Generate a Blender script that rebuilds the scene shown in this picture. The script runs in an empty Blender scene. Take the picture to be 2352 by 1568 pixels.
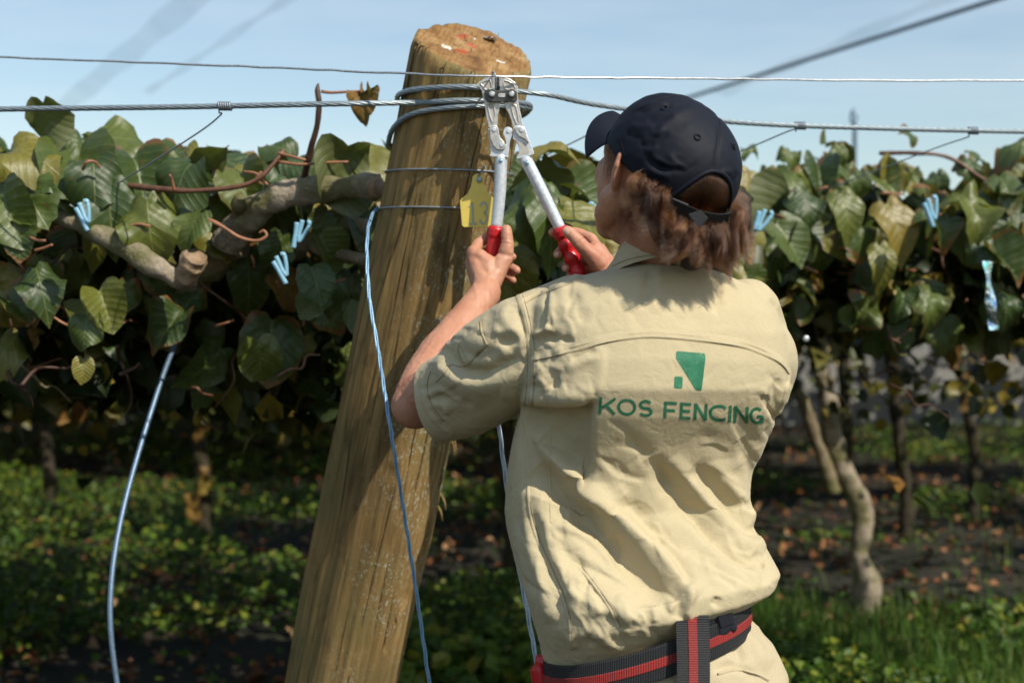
import bpy, bmesh, math, random
import numpy as np
from mathutils import Vector, Matrix, Quaternion
from mathutils.bvhtree import BVHTree

random.seed(7); rng = np.random.default_rng(7)
scene = bpy.context.scene
COL = scene.collection

# ------------------------------------------------------------------ camera, sky, sun, exposure
CAM_H, FPX, CX, CY = 1.4, 3266.7, 1176.0, 784.0     # level 50 mm camera, 1.4 m above the ground
cam_d = bpy.data.cameras.new('camera'); cam = bpy.data.objects.new('camera', cam_d); COL.objects.link(cam)
cam.location = (0, 0, CAM_H); cam.rotation_euler = (math.radians(90), 0, 0)
cam_d.lens = 50; cam_d.sensor_width = 36; cam_d.clip_start = 0.05; cam_d.clip_end = 2000
cam_d.dof.use_dof = True; cam_d.dof.focus_distance = 2.28; cam_d.dof.aperture_fstop = 3.6; cam_d.dof.aperture_blades = 9
scene.camera = cam

SUN_EL, SUN_AZ = math.radians(45), math.radians(44)   # from behind the camera, to the right
SUN_DIR = Vector((math.sin(SUN_AZ)*math.cos(SUN_EL), -math.cos(SUN_AZ)*math.cos(SUN_EL), math.sin(SUN_EL)))
sun_d = bpy.data.lights.new('sun', 'SUN'); sun = bpy.data.objects.new('sun', sun_d); COL.objects.link(sun)
sun_d.energy = 5.0; sun_d.angle = math.radians(0.5); sun_d.color = (1.0, 0.93, 0.80)
sun.rotation_euler = SUN_DIR.to_track_quat('Z', 'Y').to_euler(); sun.location = SUN_DIR*30

world = bpy.data.worlds.new('World'); scene.world = world; world.use_nodes = True
wn = world.node_tree; bg = wn.nodes['Background']
sky_n = wn.nodes.new('ShaderNodeTexSky'); sky_n.sky_type = 'NISHITA'; sky_n.sun_disc = False
sky_n.sun_elevation = SUN_EL; sky_n.sun_rotation = math.atan2(SUN_DIR.x, SUN_DIR.y)
sky_n.air_density = 1.35; sky_n.dust_density = 0.4; sky_n.ozone_density = 2.2; sky_n.altitude = 20
# thin veils of high cloud, the same all round the sky
tcw = wn.nodes.new('ShaderNodeTexCoord'); mpw = wn.nodes.new('ShaderNodeMapping'); mpw.inputs['Scale'].default_value = (1.2, 2.2, 9.0); mpw.inputs['Rotation'].default_value = (0, .12, .4)
nzw = wn.nodes.new('ShaderNodeTexNoise'); nzw.inputs['Scale'].default_value = 2.2; nzw.inputs['Detail'].default_value = 7; nzw.inputs['Roughness'].default_value = .62
mrw = wn.nodes.new('ShaderNodeMapRange'); mrw.inputs[1].default_value = .42; mrw.inputs[2].default_value = .75; mrw.inputs[3].default_value = .04; mrw.inputs[4].default_value = .34
mxw = wn.nodes.new('ShaderNodeMix'); mxw.data_type = 'RGBA'; mxw.inputs[7].default_value = (6.6, 7.0, 7.4, 1)
wn.links.new(tcw.outputs['Generated'], mpw.inputs[0]); wn.links.new(mpw.outputs[0], nzw.inputs['Vector']); wn.links.new(nzw.outputs['Fac'], mrw.inputs[0]); wn.links.new(mrw.outputs[0], mxw.inputs[0]); wn.links.new(sky_n.outputs[0], mxw.inputs[6])
wn.links.new(mxw.outputs[2], bg.inputs[0]); bg.inputs[1].default_value = 0.128
scene.view_settings.view_transform = 'Standard'; scene.view_settings.look = 'None'
scene.view_settings.exposure = 0.05; scene.view_settings.gamma = 1.0
try: scene.view_settings.use_curve_mapping = False
except Exception: pass
scene.render.engine = 'CYCLES'
scene.cycles.use_denoising = True; scene.cycles.max_bounces = 6; scene.cycles.diffuse_bounces = 3
scene.cycles.transparent_max_bounces = 8; scene.cycles.transmission_bounces = 3; scene.cycles.glossy_bounces = 3

# ------------------------------------------------------------------ helpers
def P(x, y, d):
    """a point seen at (x, y) of the 2352-wide view, d metres away"""
    return Vector(((x-CX)*d/FPX, d, CAM_H+(CY-y)*d/FPX))
def proj(V):
    V = np.asarray(V, float)
    return CX+V[:, 0]/V[:, 1]*FPX, CY-(V[:, 2]-CAM_H)/V[:, 1]*FPX

def mesh_of(verts, faces, smooth=True, name='m'):
    me = bpy.data.meshes.new(name)
    me.from_pydata([tuple(v) for v in verts], [], [tuple(f) for f in faces])
    if smooth: me.polygons.foreach_set('use_smooth', [True]*len(me.polygons))
    me.update(); return me
def mesh_np(V, loops, sizes, name='m', smooth=True):
    """big meshes straight from arrays"""
    me = bpy.data.meshes.new(name)
    V = np.asarray(V, np.float32); loops = np.asarray(loops, np.int32); sizes = np.asarray(sizes, np.int32)
    me.vertices.add(len(V)); me.vertices.foreach_set('co', V.ravel())
    me.loops.add(len(loops)); me.loops.foreach_set('vertex_index', loops)
    me.polygons.add(len(sizes)); st = np.concatenate([[0], np.cumsum(sizes)[:-1]]).astype(np.int32)
    me.polygons.foreach_set('loop_start', st); me.polygons.foreach_set('loop_total', sizes)
    me.polygons.foreach_set('use_smooth', np.full(len(sizes), smooth)); me.update(calc_edges=True); me.validate(); return me
def co_np(me):
    a = np.empty(len(me.vertices)*3, np.float64); me.vertices.foreach_get('co', a); return a.reshape(-1, 3)
def no_np(me):
    a = np.empty(len(me.vertices)*3, np.float64); me.vertices.foreach_get('normal', a); return a.reshape(-1, 3)
def set_co(me, V):
    me.vertices.foreach_set('co', np.asarray(V, np.float32).ravel()); me.update()
def tag(o, label=None, cat=None, group=None, kind=None):
    if label: o['label'] = label
    if cat: o['category'] = cat
    if group: o['group'] = group
    if kind: o['kind'] = kind
    return o
def thing(name, loc, label, cat, group=None):
    o = bpy.data.objects.new(name, None); COL.objects.link(o); o.location = loc
    o.empty_display_size = 0.1
    return tag(o, label, cat, group)
def origin(o):
    v = Vector((0, 0, 0))
    while o is not None: v = v+o.location; o = o.parent
    return v
def part(name, me, mat, parent=None, loc=None):
    """link a mesh given in world coordinates as one object (child of parent)"""
    o = bpy.data.objects.new(name, me); COL.objects.link(o); me.name = name
    if mat is not None and len(me.materials) == 0: me.materials.append(mat)
    if parent is not None:
        me.transform(Matrix.Translation(-origin(parent))); o.parent = parent
    elif loc is not None:
        me.transform(Matrix.Translation(-Vector(loc))); o.location = loc
    return o
def smoothpath(pts, n):
    """Catmull-Rom through points, n samples (numpy, any dim)"""
    p = np.array([list(q) for q in pts], float)
    if len(p) == 2:
        t = np.linspace(0, 1, n)[:, None]; return p[0]*(1-t)+p[1]*t
    p = np.vstack([2*p[0]-p[1], p, 2*p[-1]-p[-2]])
    s = np.linspace(0, len(p)-3-1e-9, n); i = s.astype(int); t = (s-i)[:, None]
    a, b, c, d = p[i], p[i+1], p[i+2], p[i+3]
    return 0.5*((2*b)+(-a+c)*t+(2*a-5*b+4*c-d)*t*t+(-a+3*b-3*c+d)*t**3)
def frames(C):
    T = np.gradient(C, axis=0); T /= np.linalg.norm(T, axis=1)[:, None]+1e-12
    N = np.zeros_like(T); a = np.array([0, 0, 1.0]) if abs(T[0, 2]) < .9 else np.array([1.0, 0, 0])
    n = a-T[0]*a.dot(T[0]); n /= np.linalg.norm(n)
    for i in range(len(T)):
        n = n-T[i]*n.dot(T[i]); n /= np.linalg.norm(n)+1e-12; N[i] = n
    return T, N, np.cross(T, N)
def tube(pts, rad, n=None, seg=8, cap=True, flat=1.0, rough=0.0, rs=8.0):
    """verts, faces of a tube through pts; rad scalar or list along it"""
    C = smoothpath(pts, n or len(pts)); m = len(C)
    R = np.interp(np.linspace(0, 1, m), np.linspace(0, 1, np.size(rad)), np.atleast_1d(rad))
    T, N, B = frames(C); a = np.linspace(0, 2*math.pi, seg, endpoint=False)
    ring = N[:, None, :]*np.cos(a)[None, :, None]+B[:, None, :]*np.sin(a)[None, :, None]*flat
    RR = np.repeat(R[:, None], seg, 1)
    V = (C[:, None, :]+ring*RR[:, :, None]).reshape(-1, 3)
    if rough:
        V = V+(ring.reshape(-1, 3)*(rough*fbm(V*rs, 3, 5))[:, None])
    F = []
    for i in range(m-1):
        for j in range(seg):
            k = (j+1) % seg; F.append((i*seg+j, i*seg+k, (i+1)*seg+k, (i+1)*seg+j))
    V = list(map(tuple, V))
    if cap: F.append(tuple(range(seg-1, -1, -1))); F.append(tuple((m-1)*seg+j for j in range(seg)))
    return V, F
def capsule(p0, r0, p1, r1, seg=14):
    p0, p1 = np.array(p0, float), np.array(p1, float); d = p1-p0; L = np.linalg.norm(d)+1e-9; d /= L
    cs, rs = [], []
    for k in (-90, -60, -30): cs.append(p0+d*r0*math.sin(math.radians(k))); rs.append(max(r0*math.cos(math.radians(k)), r0*.02))
    for t in (0, .33, .66, 1): cs.append(p0+d*L*t); rs.append(r0*(1-t)+r1*t)
    for k in (30, 60, 90): cs.append(p1+d*r1*math.sin(math.radians(k))); rs.append(max(r1*math.cos(math.radians(k)), r1*.02))
    a = np.array([0, 0, 1.0]) if abs(d[2]) < .9 else np.array([1.0, 0, 0])
    n = a-d*a.dot(d); n /= np.linalg.norm(n); b = np.cross(d, n)
    V = [tuple(c+r*(n*math.cos(t)+b*math.sin(t))) for c, r in zip(cs, rs) for t in np.linspace(0, 2*math.pi, seg, endpoint=False)]
    F = [(i*seg+j, i*seg+(j+1) % seg, (i+1)*seg+(j+1) % seg, (i+1)*seg+j) for i in range(len(cs)-1) for j in range(seg)]
    F.append(tuple(range(seg-1, -1, -1))); F.append(tuple((len(cs)-1)*seg+j for j in range(seg)))
    return V, F
def chain(pts, rads, seg=14):
    return [capsule(pts[i], rads[i], pts[i+1], rads[i+1], seg) for i in range(len(pts)-1)]
def ellipsoid(c, ax, nu=28, nv=18):
    """ax: three axis vectors scaled by their semi-lengths"""
    c = np.array(c, float); A = np.array([list(a) for a in ax], float); V, F = [], []
    for i in range(nv+1):
        t = math.pi*i/nv; t = min(max(t, .02), math.pi-.02)
        for j in range(nu):
            f = 2*math.pi*j/nu
            V.append(tuple(c+A[0]*math.sin(t)*math.cos(f)+A[1]*math.sin(t)*math.sin(f)+A[2]*math.cos(t)))
    F = [(i*nu+j, (i+1)*nu+j, (i+1)*nu+(j+1) % nu, i*nu+(j+1) % nu) for i in range(nv) for j in range(nu)]
    F.append(tuple(range(nu))); F.append(tuple(nv*nu+j for j in range(nu-1, -1, -1)))
    return V, F
def loft(rings, closed=True):
    m, s = len(rings), len(rings[0]); V = [tuple(v) for r in rings for v in r]
    F = [(i*s+j, i*s+(j+1) % s, (i+1)*s+(j+1) % s, (i+1)*s+j) for i in range(m-1) for j in range(s)]
    if closed: F.append(tuple(range(s-1, -1, -1))); F.append(tuple((m-1)*s+j for j in range(s)))
    return V, F
def join(list_vf):
    V, F = [], []
    for v, f in list_vf:
        o = len(V); V += list(v); F += [tuple(i+o for i in q) for q in f]
    return V, F
def box(c, s, R=None):
    """bevel-less box as verts, faces; R optional 3x3 Matrix"""
    V = [Vector((sx*s[0]/2, sy*s[1]/2, sz*s[2]/2)) for sx in (-1, 1) for sy in (-1, 1) for sz in (-1, 1)]
    if R is not None: V = [R @ v for v in V]
    V = [tuple(v+Vector(c)) for v in V]
    return V, [(0, 1, 3, 2), (4, 6, 7, 5), (0, 4, 5, 1), (2, 3, 7, 6), (0, 2, 6, 4), (1, 5, 7, 3)]
def with_mods(me, mods):
    ob = bpy.data.objects.new('tmp', me); COL.objects.link(ob)
    for ty, pr in mods:
        m = ob.modifiers.new(ty, ty)
        for k, v in pr.items(): setattr(m, k, v)
    bpy.context.view_layer.update(); dg = bpy.context.evaluated_depsgraph_get()
    out = bpy.data.meshes.new_from_object(ob.evaluated_get(dg)); bpy.data.objects.remove(ob); return out
def bevelled(me, w, seg=2, ang=35):
    return with_mods(me, [('BEVEL', dict(width=w, segments=seg, limit_method='ANGLE', angle_limit=math.radians(ang)))])
def merge(list_vf, voxel, smooth=6, fac=.5):
    V, F = join(list_vf); me = mesh_of(V, F)
    me = with_mods(me, [('REMESH', dict(mode='VOXEL', voxel_size=voxel, adaptivity=0.0, use_smooth_shade=True)),
                        ('SMOOTH', dict(factor=fac, iterations=smooth))])
    me.polygons.foreach_set('use_smooth', [True]*len(me.polygons)); me.update(); return me
def vnoise(p, seed=0):
    i = np.floor(p).astype(np.int64); f = p-i; u = f*f*f*(f*(f*6-15)+10)
    def h(a, b, c):
        n = (a*73856093) ^ (b*19349663) ^ (c*83492791) ^ (seed*97531+12345)
        n = (n ^ (n >> 13))*1274126177 & 0xffffffff; n = (n ^ (n >> 15))*2246822519 & 0xffffffff; n ^= n >> 13
        return (n & 0xffff)/32767.5-1
    r = 0
    for dx in (0, 1):
        for dy in (0, 1):
            for dz in (0, 1):
                w = (u[:, 0] if dx else 1-u[:, 0])*(u[:, 1] if dy else 1-u[:, 1])*(u[:, 2] if dz else 1-u[:, 2])
                r = r+w*h(i[:, 0]+dx, i[:, 1]+dy, i[:, 2]+dz)
    return r
def fbm(p, octv=4, seed=0, gain=.5):
    p = np.asarray(p, float); a, s, r = 1.0, 1.0, 0
    for k in range(octv): r = r+a*vnoise(p*s+k*17.3, seed+k); a *= gain; s *= 2.03
    return r
def seg_dist(px_, py_, line):
    """distance to a polyline, signed side (+ = right of travel in image), and position along 0..1"""
    L = np.array(line, float); best = np.full(len(px_), 1e9); side = np.zeros(len(px_)); tt = np.zeros(len(px_)); n = len(L)-1
    for k in range(n):
        a, b = L[k], L[k+1]; d = b-a; q = d.dot(d)+1e-9
        u = np.clip(((px_-a[0])*d[0]+(py_-a[1])*d[1])/q, 0, 1)
        ex, ey = px_-(a[0]+u*d[0]), py_-(a[1]+u*d[1]); ds = np.hypot(ex, ey); m = ds < best
        best[m] = ds[m]; side[m] = np.sign(d[0]*ey-d[1]*ex)[m]; tt[m] = ((k+u)/n)[m]
    return best, side, tt

# ------------------------------------------------------------------ materials
class NT:
    def __init__(s, name):
        s.m = bpy.data.materials.new(name); s.m.use_nodes = True; s.n = s.m.node_tree.nodes; s.l = s.m.node_tree.links
        s.b = s.n['Principled BSDF']
    def add(s, ty, **kw):
        n = s.n.new(ty)
        for k, v in kw.items():
            if k.startswith('_'): setattr(n, k[1:], v)
            else: s.link(v, n.inputs[k.replace('__', ' ')]) if hasattr(v, 'is_linked') else setattr(n.inputs[k.replace('__', ' ')], 'default_value', v)
        return n
    def link(s, a, b): s.l.new(a, b)
    def set(s, **kw):
        for k, v in kw.items():
            i = s.b.inputs[k.replace('__', ' ')]
            s.link(v, i) if hasattr(v, 'is_linked') else setattr(i, 'default_value', v)
    def coord(s, out='Object', scale=(1, 1, 1), rot=(0, 0, 0)):
        t = s.n.new('ShaderNodeTexCoord'); m = s.n.new('ShaderNodeMapping'); s.link(t.outputs[out], m.inputs[0])
        m.inputs['Scale'].default_value = scale; m.inputs['Rotation'].default_value = rot; return m.outputs[0]
    def noise(s, vec, scale, detail=4, rough=.55, dist=0.0):
        n = s.n.new('ShaderNodeTexNoise'); s.link(vec, n.inputs['Vector']); n.inputs['Scale'].default_value = scale
        n.inputs['Detail'].default_value = detail; n.inputs['Roughness'].default_value = rough; n.inputs['Distortion'].default_value = dist
        return n.outputs['Fac']
    def ramp(s, fac, stops, interp='LINEAR'):
        r = s.n.new('ShaderNodeValToRGB'); s.link(fac, r.inputs[0]); e = r.color_ramp.elements; r.color_ramp.interpolation = interp
        while len(e) < len(stops): e.new(.5)
        for q, (p, c) in zip(e, stops): q.position = p; q.color = (*c, 1) if len(c) == 3 else c
        return r.outputs[0]
    def val(s, fac, lo, hi, a=0.0, b=1.0):
        r = s.n.new('ShaderNodeMapRange'); s.link(fac, r.inputs[0])
        for k, v in zip((1, 2, 3, 4), (lo, hi, a, b)): r.inputs[k].default_value = v
        return r.outputs[0]
    def mix(s, fac, a, b, mode='MIX'):
        n = s.n.new('ShaderNodeMix'); n.data_type = 'RGBA'; n.blend_type = mode
        for i, v in ((0, fac), (6, a), (7, b)):
            if hasattr(v, 'is_linked'): s.link(v, n.inputs[i])
            else: n.inputs[i].default_value = (*v, 1) if isinstance(v, tuple) and len(v) == 3 else v
        return n.outputs[2]
    def math(s, op, a, b=0.0):
        n = s.n.new('ShaderNodeMath'); n.operation = op
        for i, v in enumerate((a, b)):
            s.link(v, n.inputs[i]) if hasattr(v, 'is_linked') else setattr(n.inputs[i], 'default_value', v)
        return n.outputs[0]
    def bump(s, h, strength=.3, dist=.002, chain=None):
        n = s.n.new('ShaderNodeBump'); s.link(h, n.inputs['Height']); n.inputs['Strength'].default_value = strength; n.inputs['Distance'].default_value = dist
        if chain is not None: s.link(chain, n.inputs['Normal'])
        return n.outputs[0]
    def attr(s, name):
        n = s.n.new('ShaderNodeAttribute'); n.attribute_name = name; return n

def simple(name, col, rough=.5, metal=0.0, spec=.5, var=.12, vscale=30, bump=0.0, bscale=200):
    t = NT(name); v = t.coord('Object')
    n = t.noise(v, vscale, 5)
    c = t.mix(t.val(n, .3, .7), tuple(x*(1-var) for x in col), tuple(min(1, x*(1+var)) for x in col))
    t.set(Base__Color=c, Roughness=rough, Metallic=metal); t.b.inputs['Specular IOR Level'].default_value = spec
    if bump: t.set(Normal=t.bump(t.noise(v, bscale, 3), bump, .001))
    return t.m

def make_khaki(name, col):
    t = NT(name); v = t.coord('Object')
    slub = t.noise(t.coord('Object', (4, 4, 90)), 30, 3); thread = t.noise(t.coord('Object', (90, 90, 5)), 26, 2); blot = t.noise(v, 7, 4)
    c = t.mix(t.val(blot, .3, .7), tuple(x*.93 for x in col), tuple(x*1.05 for x in col))
    c = t.mix(t.val(slub, .42, .7, 0, .22), c, tuple(x*.62 for x in col)); c = t.mix(t.val(thread, .45, .75, 0, .15), c, tuple(x*.65 for x in col))
    def ridged(vec, sc, det, dist):
        n = t.n.new('ShaderNodeTexNoise'); n.noise_type = 'RIDGED_MULTIFRACTAL'; t.link(vec, n.inputs['Vector']); n.inputs['Scale'].default_value = sc; n.inputs['Detail'].default_value = det
        n.inputs['Roughness'].default_value = .35; n.inputs['Distortion'].default_value = dist; n.inputs['Lacunarity'].default_value = 2.3; return n.outputs['Fac']
    cr = ridged(t.coord('Object', (1, 1, .55), (0, .6, 0)), 7, 2, .5); cr2 = ridged(t.coord('Object', (1, 1, .7), (0, -.5, 0)), 17, 2, .8); msk = t.val(t.noise(v, 5, 2), .42, .62)
    crease = t.math('MULTIPLY', t.val(cr, .55, 1.5), msk); crease2 = t.math('MULTIPLY', t.val(cr2, .6, 1.5), t.val(t.noise(v, 8, 2), .45, .62))
    n1 = t.bump(slub, .25, .0006); n1 = t.bump(crease, .8, .006, n1); n1 = t.bump(crease2, .7, .0032, n1); n1 = t.bump(thread, .2, .0006, n1)
    n1 = t.bump(t.noise(v, 38, 4, .6, .8), .42, .0042, n1); n1 = t.bump(t.noise(v, 110, 3, .6, .6), .3, .0012, n1)
    t.set(Base__Color=c, Roughness=.85, Normal=n1); t.b.inputs['Specular IOR Level'].default_value = .18
    t.b.inputs['Sheen Weight'].default_value = .06; t.b.inputs['Sheen Roughness'].default_value = .4
    return t.m
M = {}
M['khaki'] = make_khaki('khaki_cotton', (.51, .43, .27))
M['trouser'] = make_khaki('trouser_cotton', (.49, .41, .265))
def make_print():
    t = NT('green_print'); v = t.coord('Object'); n = t.noise(v, 420, 3); n2 = t.noise(v, 60, 4); f = t.math('MULTIPLY', t.val(n, .56, .66), t.val(n2, .38, .62))
    c = t.mix(t.val(n2, .3, .7), (.018, .135, .068), (.026, .185, .095)); c = t.mix(t.math('MULTIPLY', f, .55), c, (.30, .32, .19))
    t.set(Base__Color=c, Roughness=.5, Normal=t.bump(n, .3, .0006)); t.b.inputs['Specular IOR Level'].default_value = .35; return t.m
M['print'] = make_print()
M['thread'] = simple('khaki_thread', (.42, .33, .19), .8, spec=.1)
M['seam_dark'] = simple('seam_shadow_thread', (.33, .26, .15), .9, spec=.1)  # dark thread; also paints the shade line under the yoke

def make_skin():
    t = NT('skin'); v = t.coord('Object')
    n = t.noise(v, 14, 4); n2 = t.noise(v, 130, 3)
    c = t.mix(t.val(n, .35, .7), (.52, .265, .165), (.44, .185, .11)); c = t.mix(t.val(n2, .45, .75, 0, .25), c, (.40, .17, .10))
    hairs = t.noise(t.coord('Object', (60, 60, 22), (0, .6, 0)), 28, 2)
    nn = t.bump(n2, .30, .0016); nn = t.bump(t.noise(v, 420, 2), .15, .0006, nn)
    t.set(Base__Color=c, Roughness=.52, Normal=nn); t.b.inputs['Subsurface Weight'].default_value = .12
    t.b.inputs['Subsurface Radius'].default_value = (.012, .004, .002); t.b.inputs['Subsurface Scale'].default_value = .6
    t.b.inputs['Specular IOR Level'].default_value = .4
    return t.m
M['skin'] = make_skin()
M['nail'] = simple('nail', (.62, .37, .27), .3, spec=.5, var=.05)
M['eye_white'] = simple('eye_white', (.75, .72, .68), .2, var=.02)
M['iris'] = simple('iris', (.05, .09, .08), .15, var=.2)

def make_hair():
    t = NT('brown_hair'); a = t.attr('rnd').outputs['Fac']; h = t.add('ShaderNodeBsdfHairPrincipled'); h.parametrization = 'COLOR'
    c = t.ramp(a, [(0, (.009, .0036, .0015)), (.45, (.026, .0092, .0034)), (.8, (.068, .022, .0072)), (1, (.15, .050, .015))])
    t.link(c, h.inputs['Color']); h.inputs['Roughness'].default_value = .26; h.inputs['Radial Roughness'].default_value = .45; h.inputs['Random Roughness'].default_value = .3
    t.link(h.outputs[0], t.n['Material Output'].inputs[0]); return t.m
M['hair'] = make_hair()
M['stubble'] = simple('stubble', (.09, .05, .03), .7, var=.2)

def make_nylon(name, col, rough=.5, sheen=.15):
    t = NT(name); v = t.coord('Object')
    w = t.noise(v, 900, 2); n = t.noise(v, 45, 4, .6, 1.2)
    t.set(Base__Color=t.mix(t.val(n, .3, .7), tuple(x*.9 for x in col), tuple(x*1.1 for x in col)), Roughness=rough,
          Normal=t.bump(n, .22, .0022, t.bump(w, .15, .0004)))
    t.b.inputs['Specular IOR Level'].default_value = .22
    t.b.inputs['Sheen Weight'].default_value = sheen; t.b.inputs['Sheen Tint'].default_value = (.5, .6, .8, 1); return t.m
M['cap'] = make_nylon('navy_cap_nylon', (.0050, .0068, .0135), .66, .0)
M['web'] = make_nylon('black_webbing_plain', (.008, .008, .010), .6, .05)
M['plastic_black'] = simple('black_plastic', (.012, .014, .02), .35, spec=.5)

def make_web(name, col):
    t = NT(name); a = t.attr('along').outputs['Fac']
    w = t.add('ShaderNodeTexWave'); w.wave_type = 'BANDS'; w.inputs['Scale'].default_value = 1.0
    cx = t.add('ShaderNodeCombineXYZ'); t.link(a, cx.inputs[0]); t.link(cx.outputs[0], w.inputs['Vector'])
    c = t.mix(w.outputs['Fac'], tuple(x*.35 for x in col), col)
    t.set(Base__Color=c, Roughness=.6, Normal=t.bump(w.outputs['Fac'], .8, .0012)); return t.m
M['web_black'] = make_web('black_ribbed_webbing', (.022, .023, .027))
M['web_red'] = make_web('red_webbing_stripe', (.42, .035, .03))

def make_wood():
    t = NT('treated_pine'); v = t.coord('Object')
    g1 = t.noise(t.coord('Object', (1, 1, .03)), 55, 7, .65, .25); g2 = t.noise(t.coord('Object', (1, 1, .025)), 190, 5, .65); chk = t.noise(t.coord('Object', (1, 1, .018)), 75, 3, .5, .15)
    big = t.noise(t.coord('Object', (1, 1, .22)), 7.5, 5, .62, .5); knot = t.noise(t.coord('Object', (1, 1, .5)), 8, 3, .5, 1.6); blot = t.noise(t.coord('Object', (1, 1, .6)), 24, 5, .7)
    c = t.ramp(big, [(.26, (.115, .072, .028)), (.42, (.22, .142, .055)), (.55, (.36, .225, .082)), (.64, (.27, .19, .078)), (.78, (.17, .135, .06))])
    c = t.mix(t.val(g1, .42, .66, 0, .62), c, (.12, .070, .025)); c = t.mix(t.val(g2, .5, .75, 0, .45), c, (.42, .29, .12)); c = t.mix(t.val(g2, .5, .3, 0, .25), c, (.10, .06, .024))
    c = t.mix(t.val(blot, .56, .72, 0, .5), c, (.07, .045, .02)); c = t.mix(t.val(knot, .60, .72, 0, .7), c, (.075, .036, .014))
    c = t.mix(t.val(chk, .68, .72, 0, .6), c, (.04, .024, .010))
    vc_ = t.add('ShaderNodeTexVoronoi'); vc_.feature = 'DISTANCE_TO_EDGE'; wv = t.coord('Object', (34, 34, 1.1)); nd = t.add('ShaderNodeTexNoise'); t.link(wv, nd.inputs['Vector']); nd.inputs['Scale'].default_value = 1.5
    wm = t.mix(.12, wv, nd.outputs['Color']); t.link(wm, vc_.inputs['Vector']); vc_.inputs['Scale'].default_value = 1.0
    crack = t.math('MULTIPLY', t.val(vc_.outputs['Distance'], .045, .012), t.val(t.noise(t.coord('Object', (1, 1, .3)), 11, 3), .50, .60)); c = t.mix(t.math('MULTIPLY', crack, .85), c, (.022, .014, .007))
    green = t.noise(v, 5, 3); c = t.mix(t.val(green, .44, .68, 0, .6), c, (.16, .145, .055))
    sp = t.add('ShaderNodeSeparateXYZ'); t.link(v, sp.inputs[0])
    spk = t.noise(t.coord('Object', (1, 1, .55)), 230, 2, .5)
    lf = t.math('MULTIPLY', t.math('MULTIPLY', t.val(spk, .55, .62), t.val(sp.outputs[0], -.05, .05)), t.val(t.noise(v, 9, 3), .40, .52))
    lf = t.math('MULTIPLY', lf, t.val(t.noise(v, 60, 2), .40, .55)); c = t.mix(t.math('MULTIPLY', lf, .75), c, (.44, .46, .35))
    top = t.attr('cut').outputs['Fac']
    saw = t.noise(t.coord('Object', (9, 1, 1), (0, 0, .5)), 24, 5, .65); sw2 = t.noise(v, 15, 5, .6)
    ct = t.ramp(sw2, [(.3, (.13, .065, .025)), (.45, (.28, .15, .055)), (.58, (.36, .215, .09)), (.72, (.46, .31, .15))]); ct = t.mix(t.val(saw, .45, .7, 0, .75), ct, (.13, .06, .022))
    for k in range(3):
        vd = t.add('ShaderNodeVectorMath'); vd.operation = 'DISTANCE'; t.link(v, vd.inputs[0]); vd.name = 'paint%d' % k
        ct = t.mix(t.math('MULTIPLY', t.val(t.math('ADD', vd.outputs['Value'], t.math('MULTIPLY', t.math('SUBTRACT', saw, .5), .030)), .016, .006), .72), ct, (.42, .07, .03))
    c = t.mix(top, c, ct); nv = t.val(sp.outputs[2], 2.0, 2.22, 0, .0)
    n1 = t.bump(g1, .8, .006); n1 = t.bump(g2, .6, .0025, n1); n1 = t.bump(chk, .3, .004, n1); n1 = t.bump(t.math('SUBTRACT', 1.0, crack), .8, .006, n1); n1 = t.bump(blot, .35, .005, n1); n1 = t.bump(saw, .35, .004, n1)
    t.set(Base__Color=c, Roughness=.82, Normal=n1); t.b.inputs['Specular IOR Level'].default_value = .22; return t.m
M['wood'] = make_wood()

def make_galv(name, col=(.55, .58, .60), rough=.34, metal=.9):
    t = NT(name); v = t.coord('Object'); n = t.noise(v, 160, 4)
    t.set(Base__Color=t.mix(t.val(n, .3, .7), tuple(x*.75 for x in col), col), Metallic=metal, Roughness=t.val(n, .3, .7, rough-.06, rough+.12), Normal=t.bump(n, .1, .0006)); return t.m
M['galv'] = make_galv('galvanised_steel', (.34, .40, .43), .40, .55); M['wire'] = make_galv('bright_wire', (.70, .71, .71), .36)
M['dullwire'] = make_galv('dull_wire', (.30, .34, .38), .42, .5); M['sky_tint_wire'] = make_galv('sky_tint_strand', (.26, .45, .64), .34, .3)  # the blue strand has the sky's reflection put into its colour
M['dullblue'] = make_galv('dull_blue_strand', (.16, .24, .34), .45, .6)
M['alu'] = make_galv('cast_alloy', (.72, .70, .67), .42, .75); M['alu_in'] = make_galv('cast_alloy_recess', (.58, .54, .48), .6, .3)
M['dark_steel'] = make_galv('dark_steel', (.13, .125, .12), .42, .8); M['chrome'] = make_galv('handle_steel', (.74, .79, .84), .36, .35)
M['sky_tint_wire_pale'] = make_galv('bright_sky_tint_strand', (.62, .76, .88), .36, .2)  # paler strand, a brighter sky reflection put into its colour
M['red'] = simple('red_grip', (.50, .012, .016), .34, spec=.5, var=.1)
M['yellow'] = simple('yellow_tag_plastic', (.86, .66, .15), .45, spec=.35, var=.04, vscale=60)
M['tag_ink'] = simple('tag_grey_ink', (.44, .46, .33), .6, var=.06, vscale=80)
M['paint_red'] = simple('red_paint_mark', (.36, .085, .035), .75, var=.5, vscale=150)
M['paint_white'] = simple('white_paint_mark', (.55, .50, .42), .7, var=.3, vscale=150)
M['clip'] = simple('pale_blue_plastic', (.22, .43, .56), .38, spec=.5, var=.15)

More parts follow.
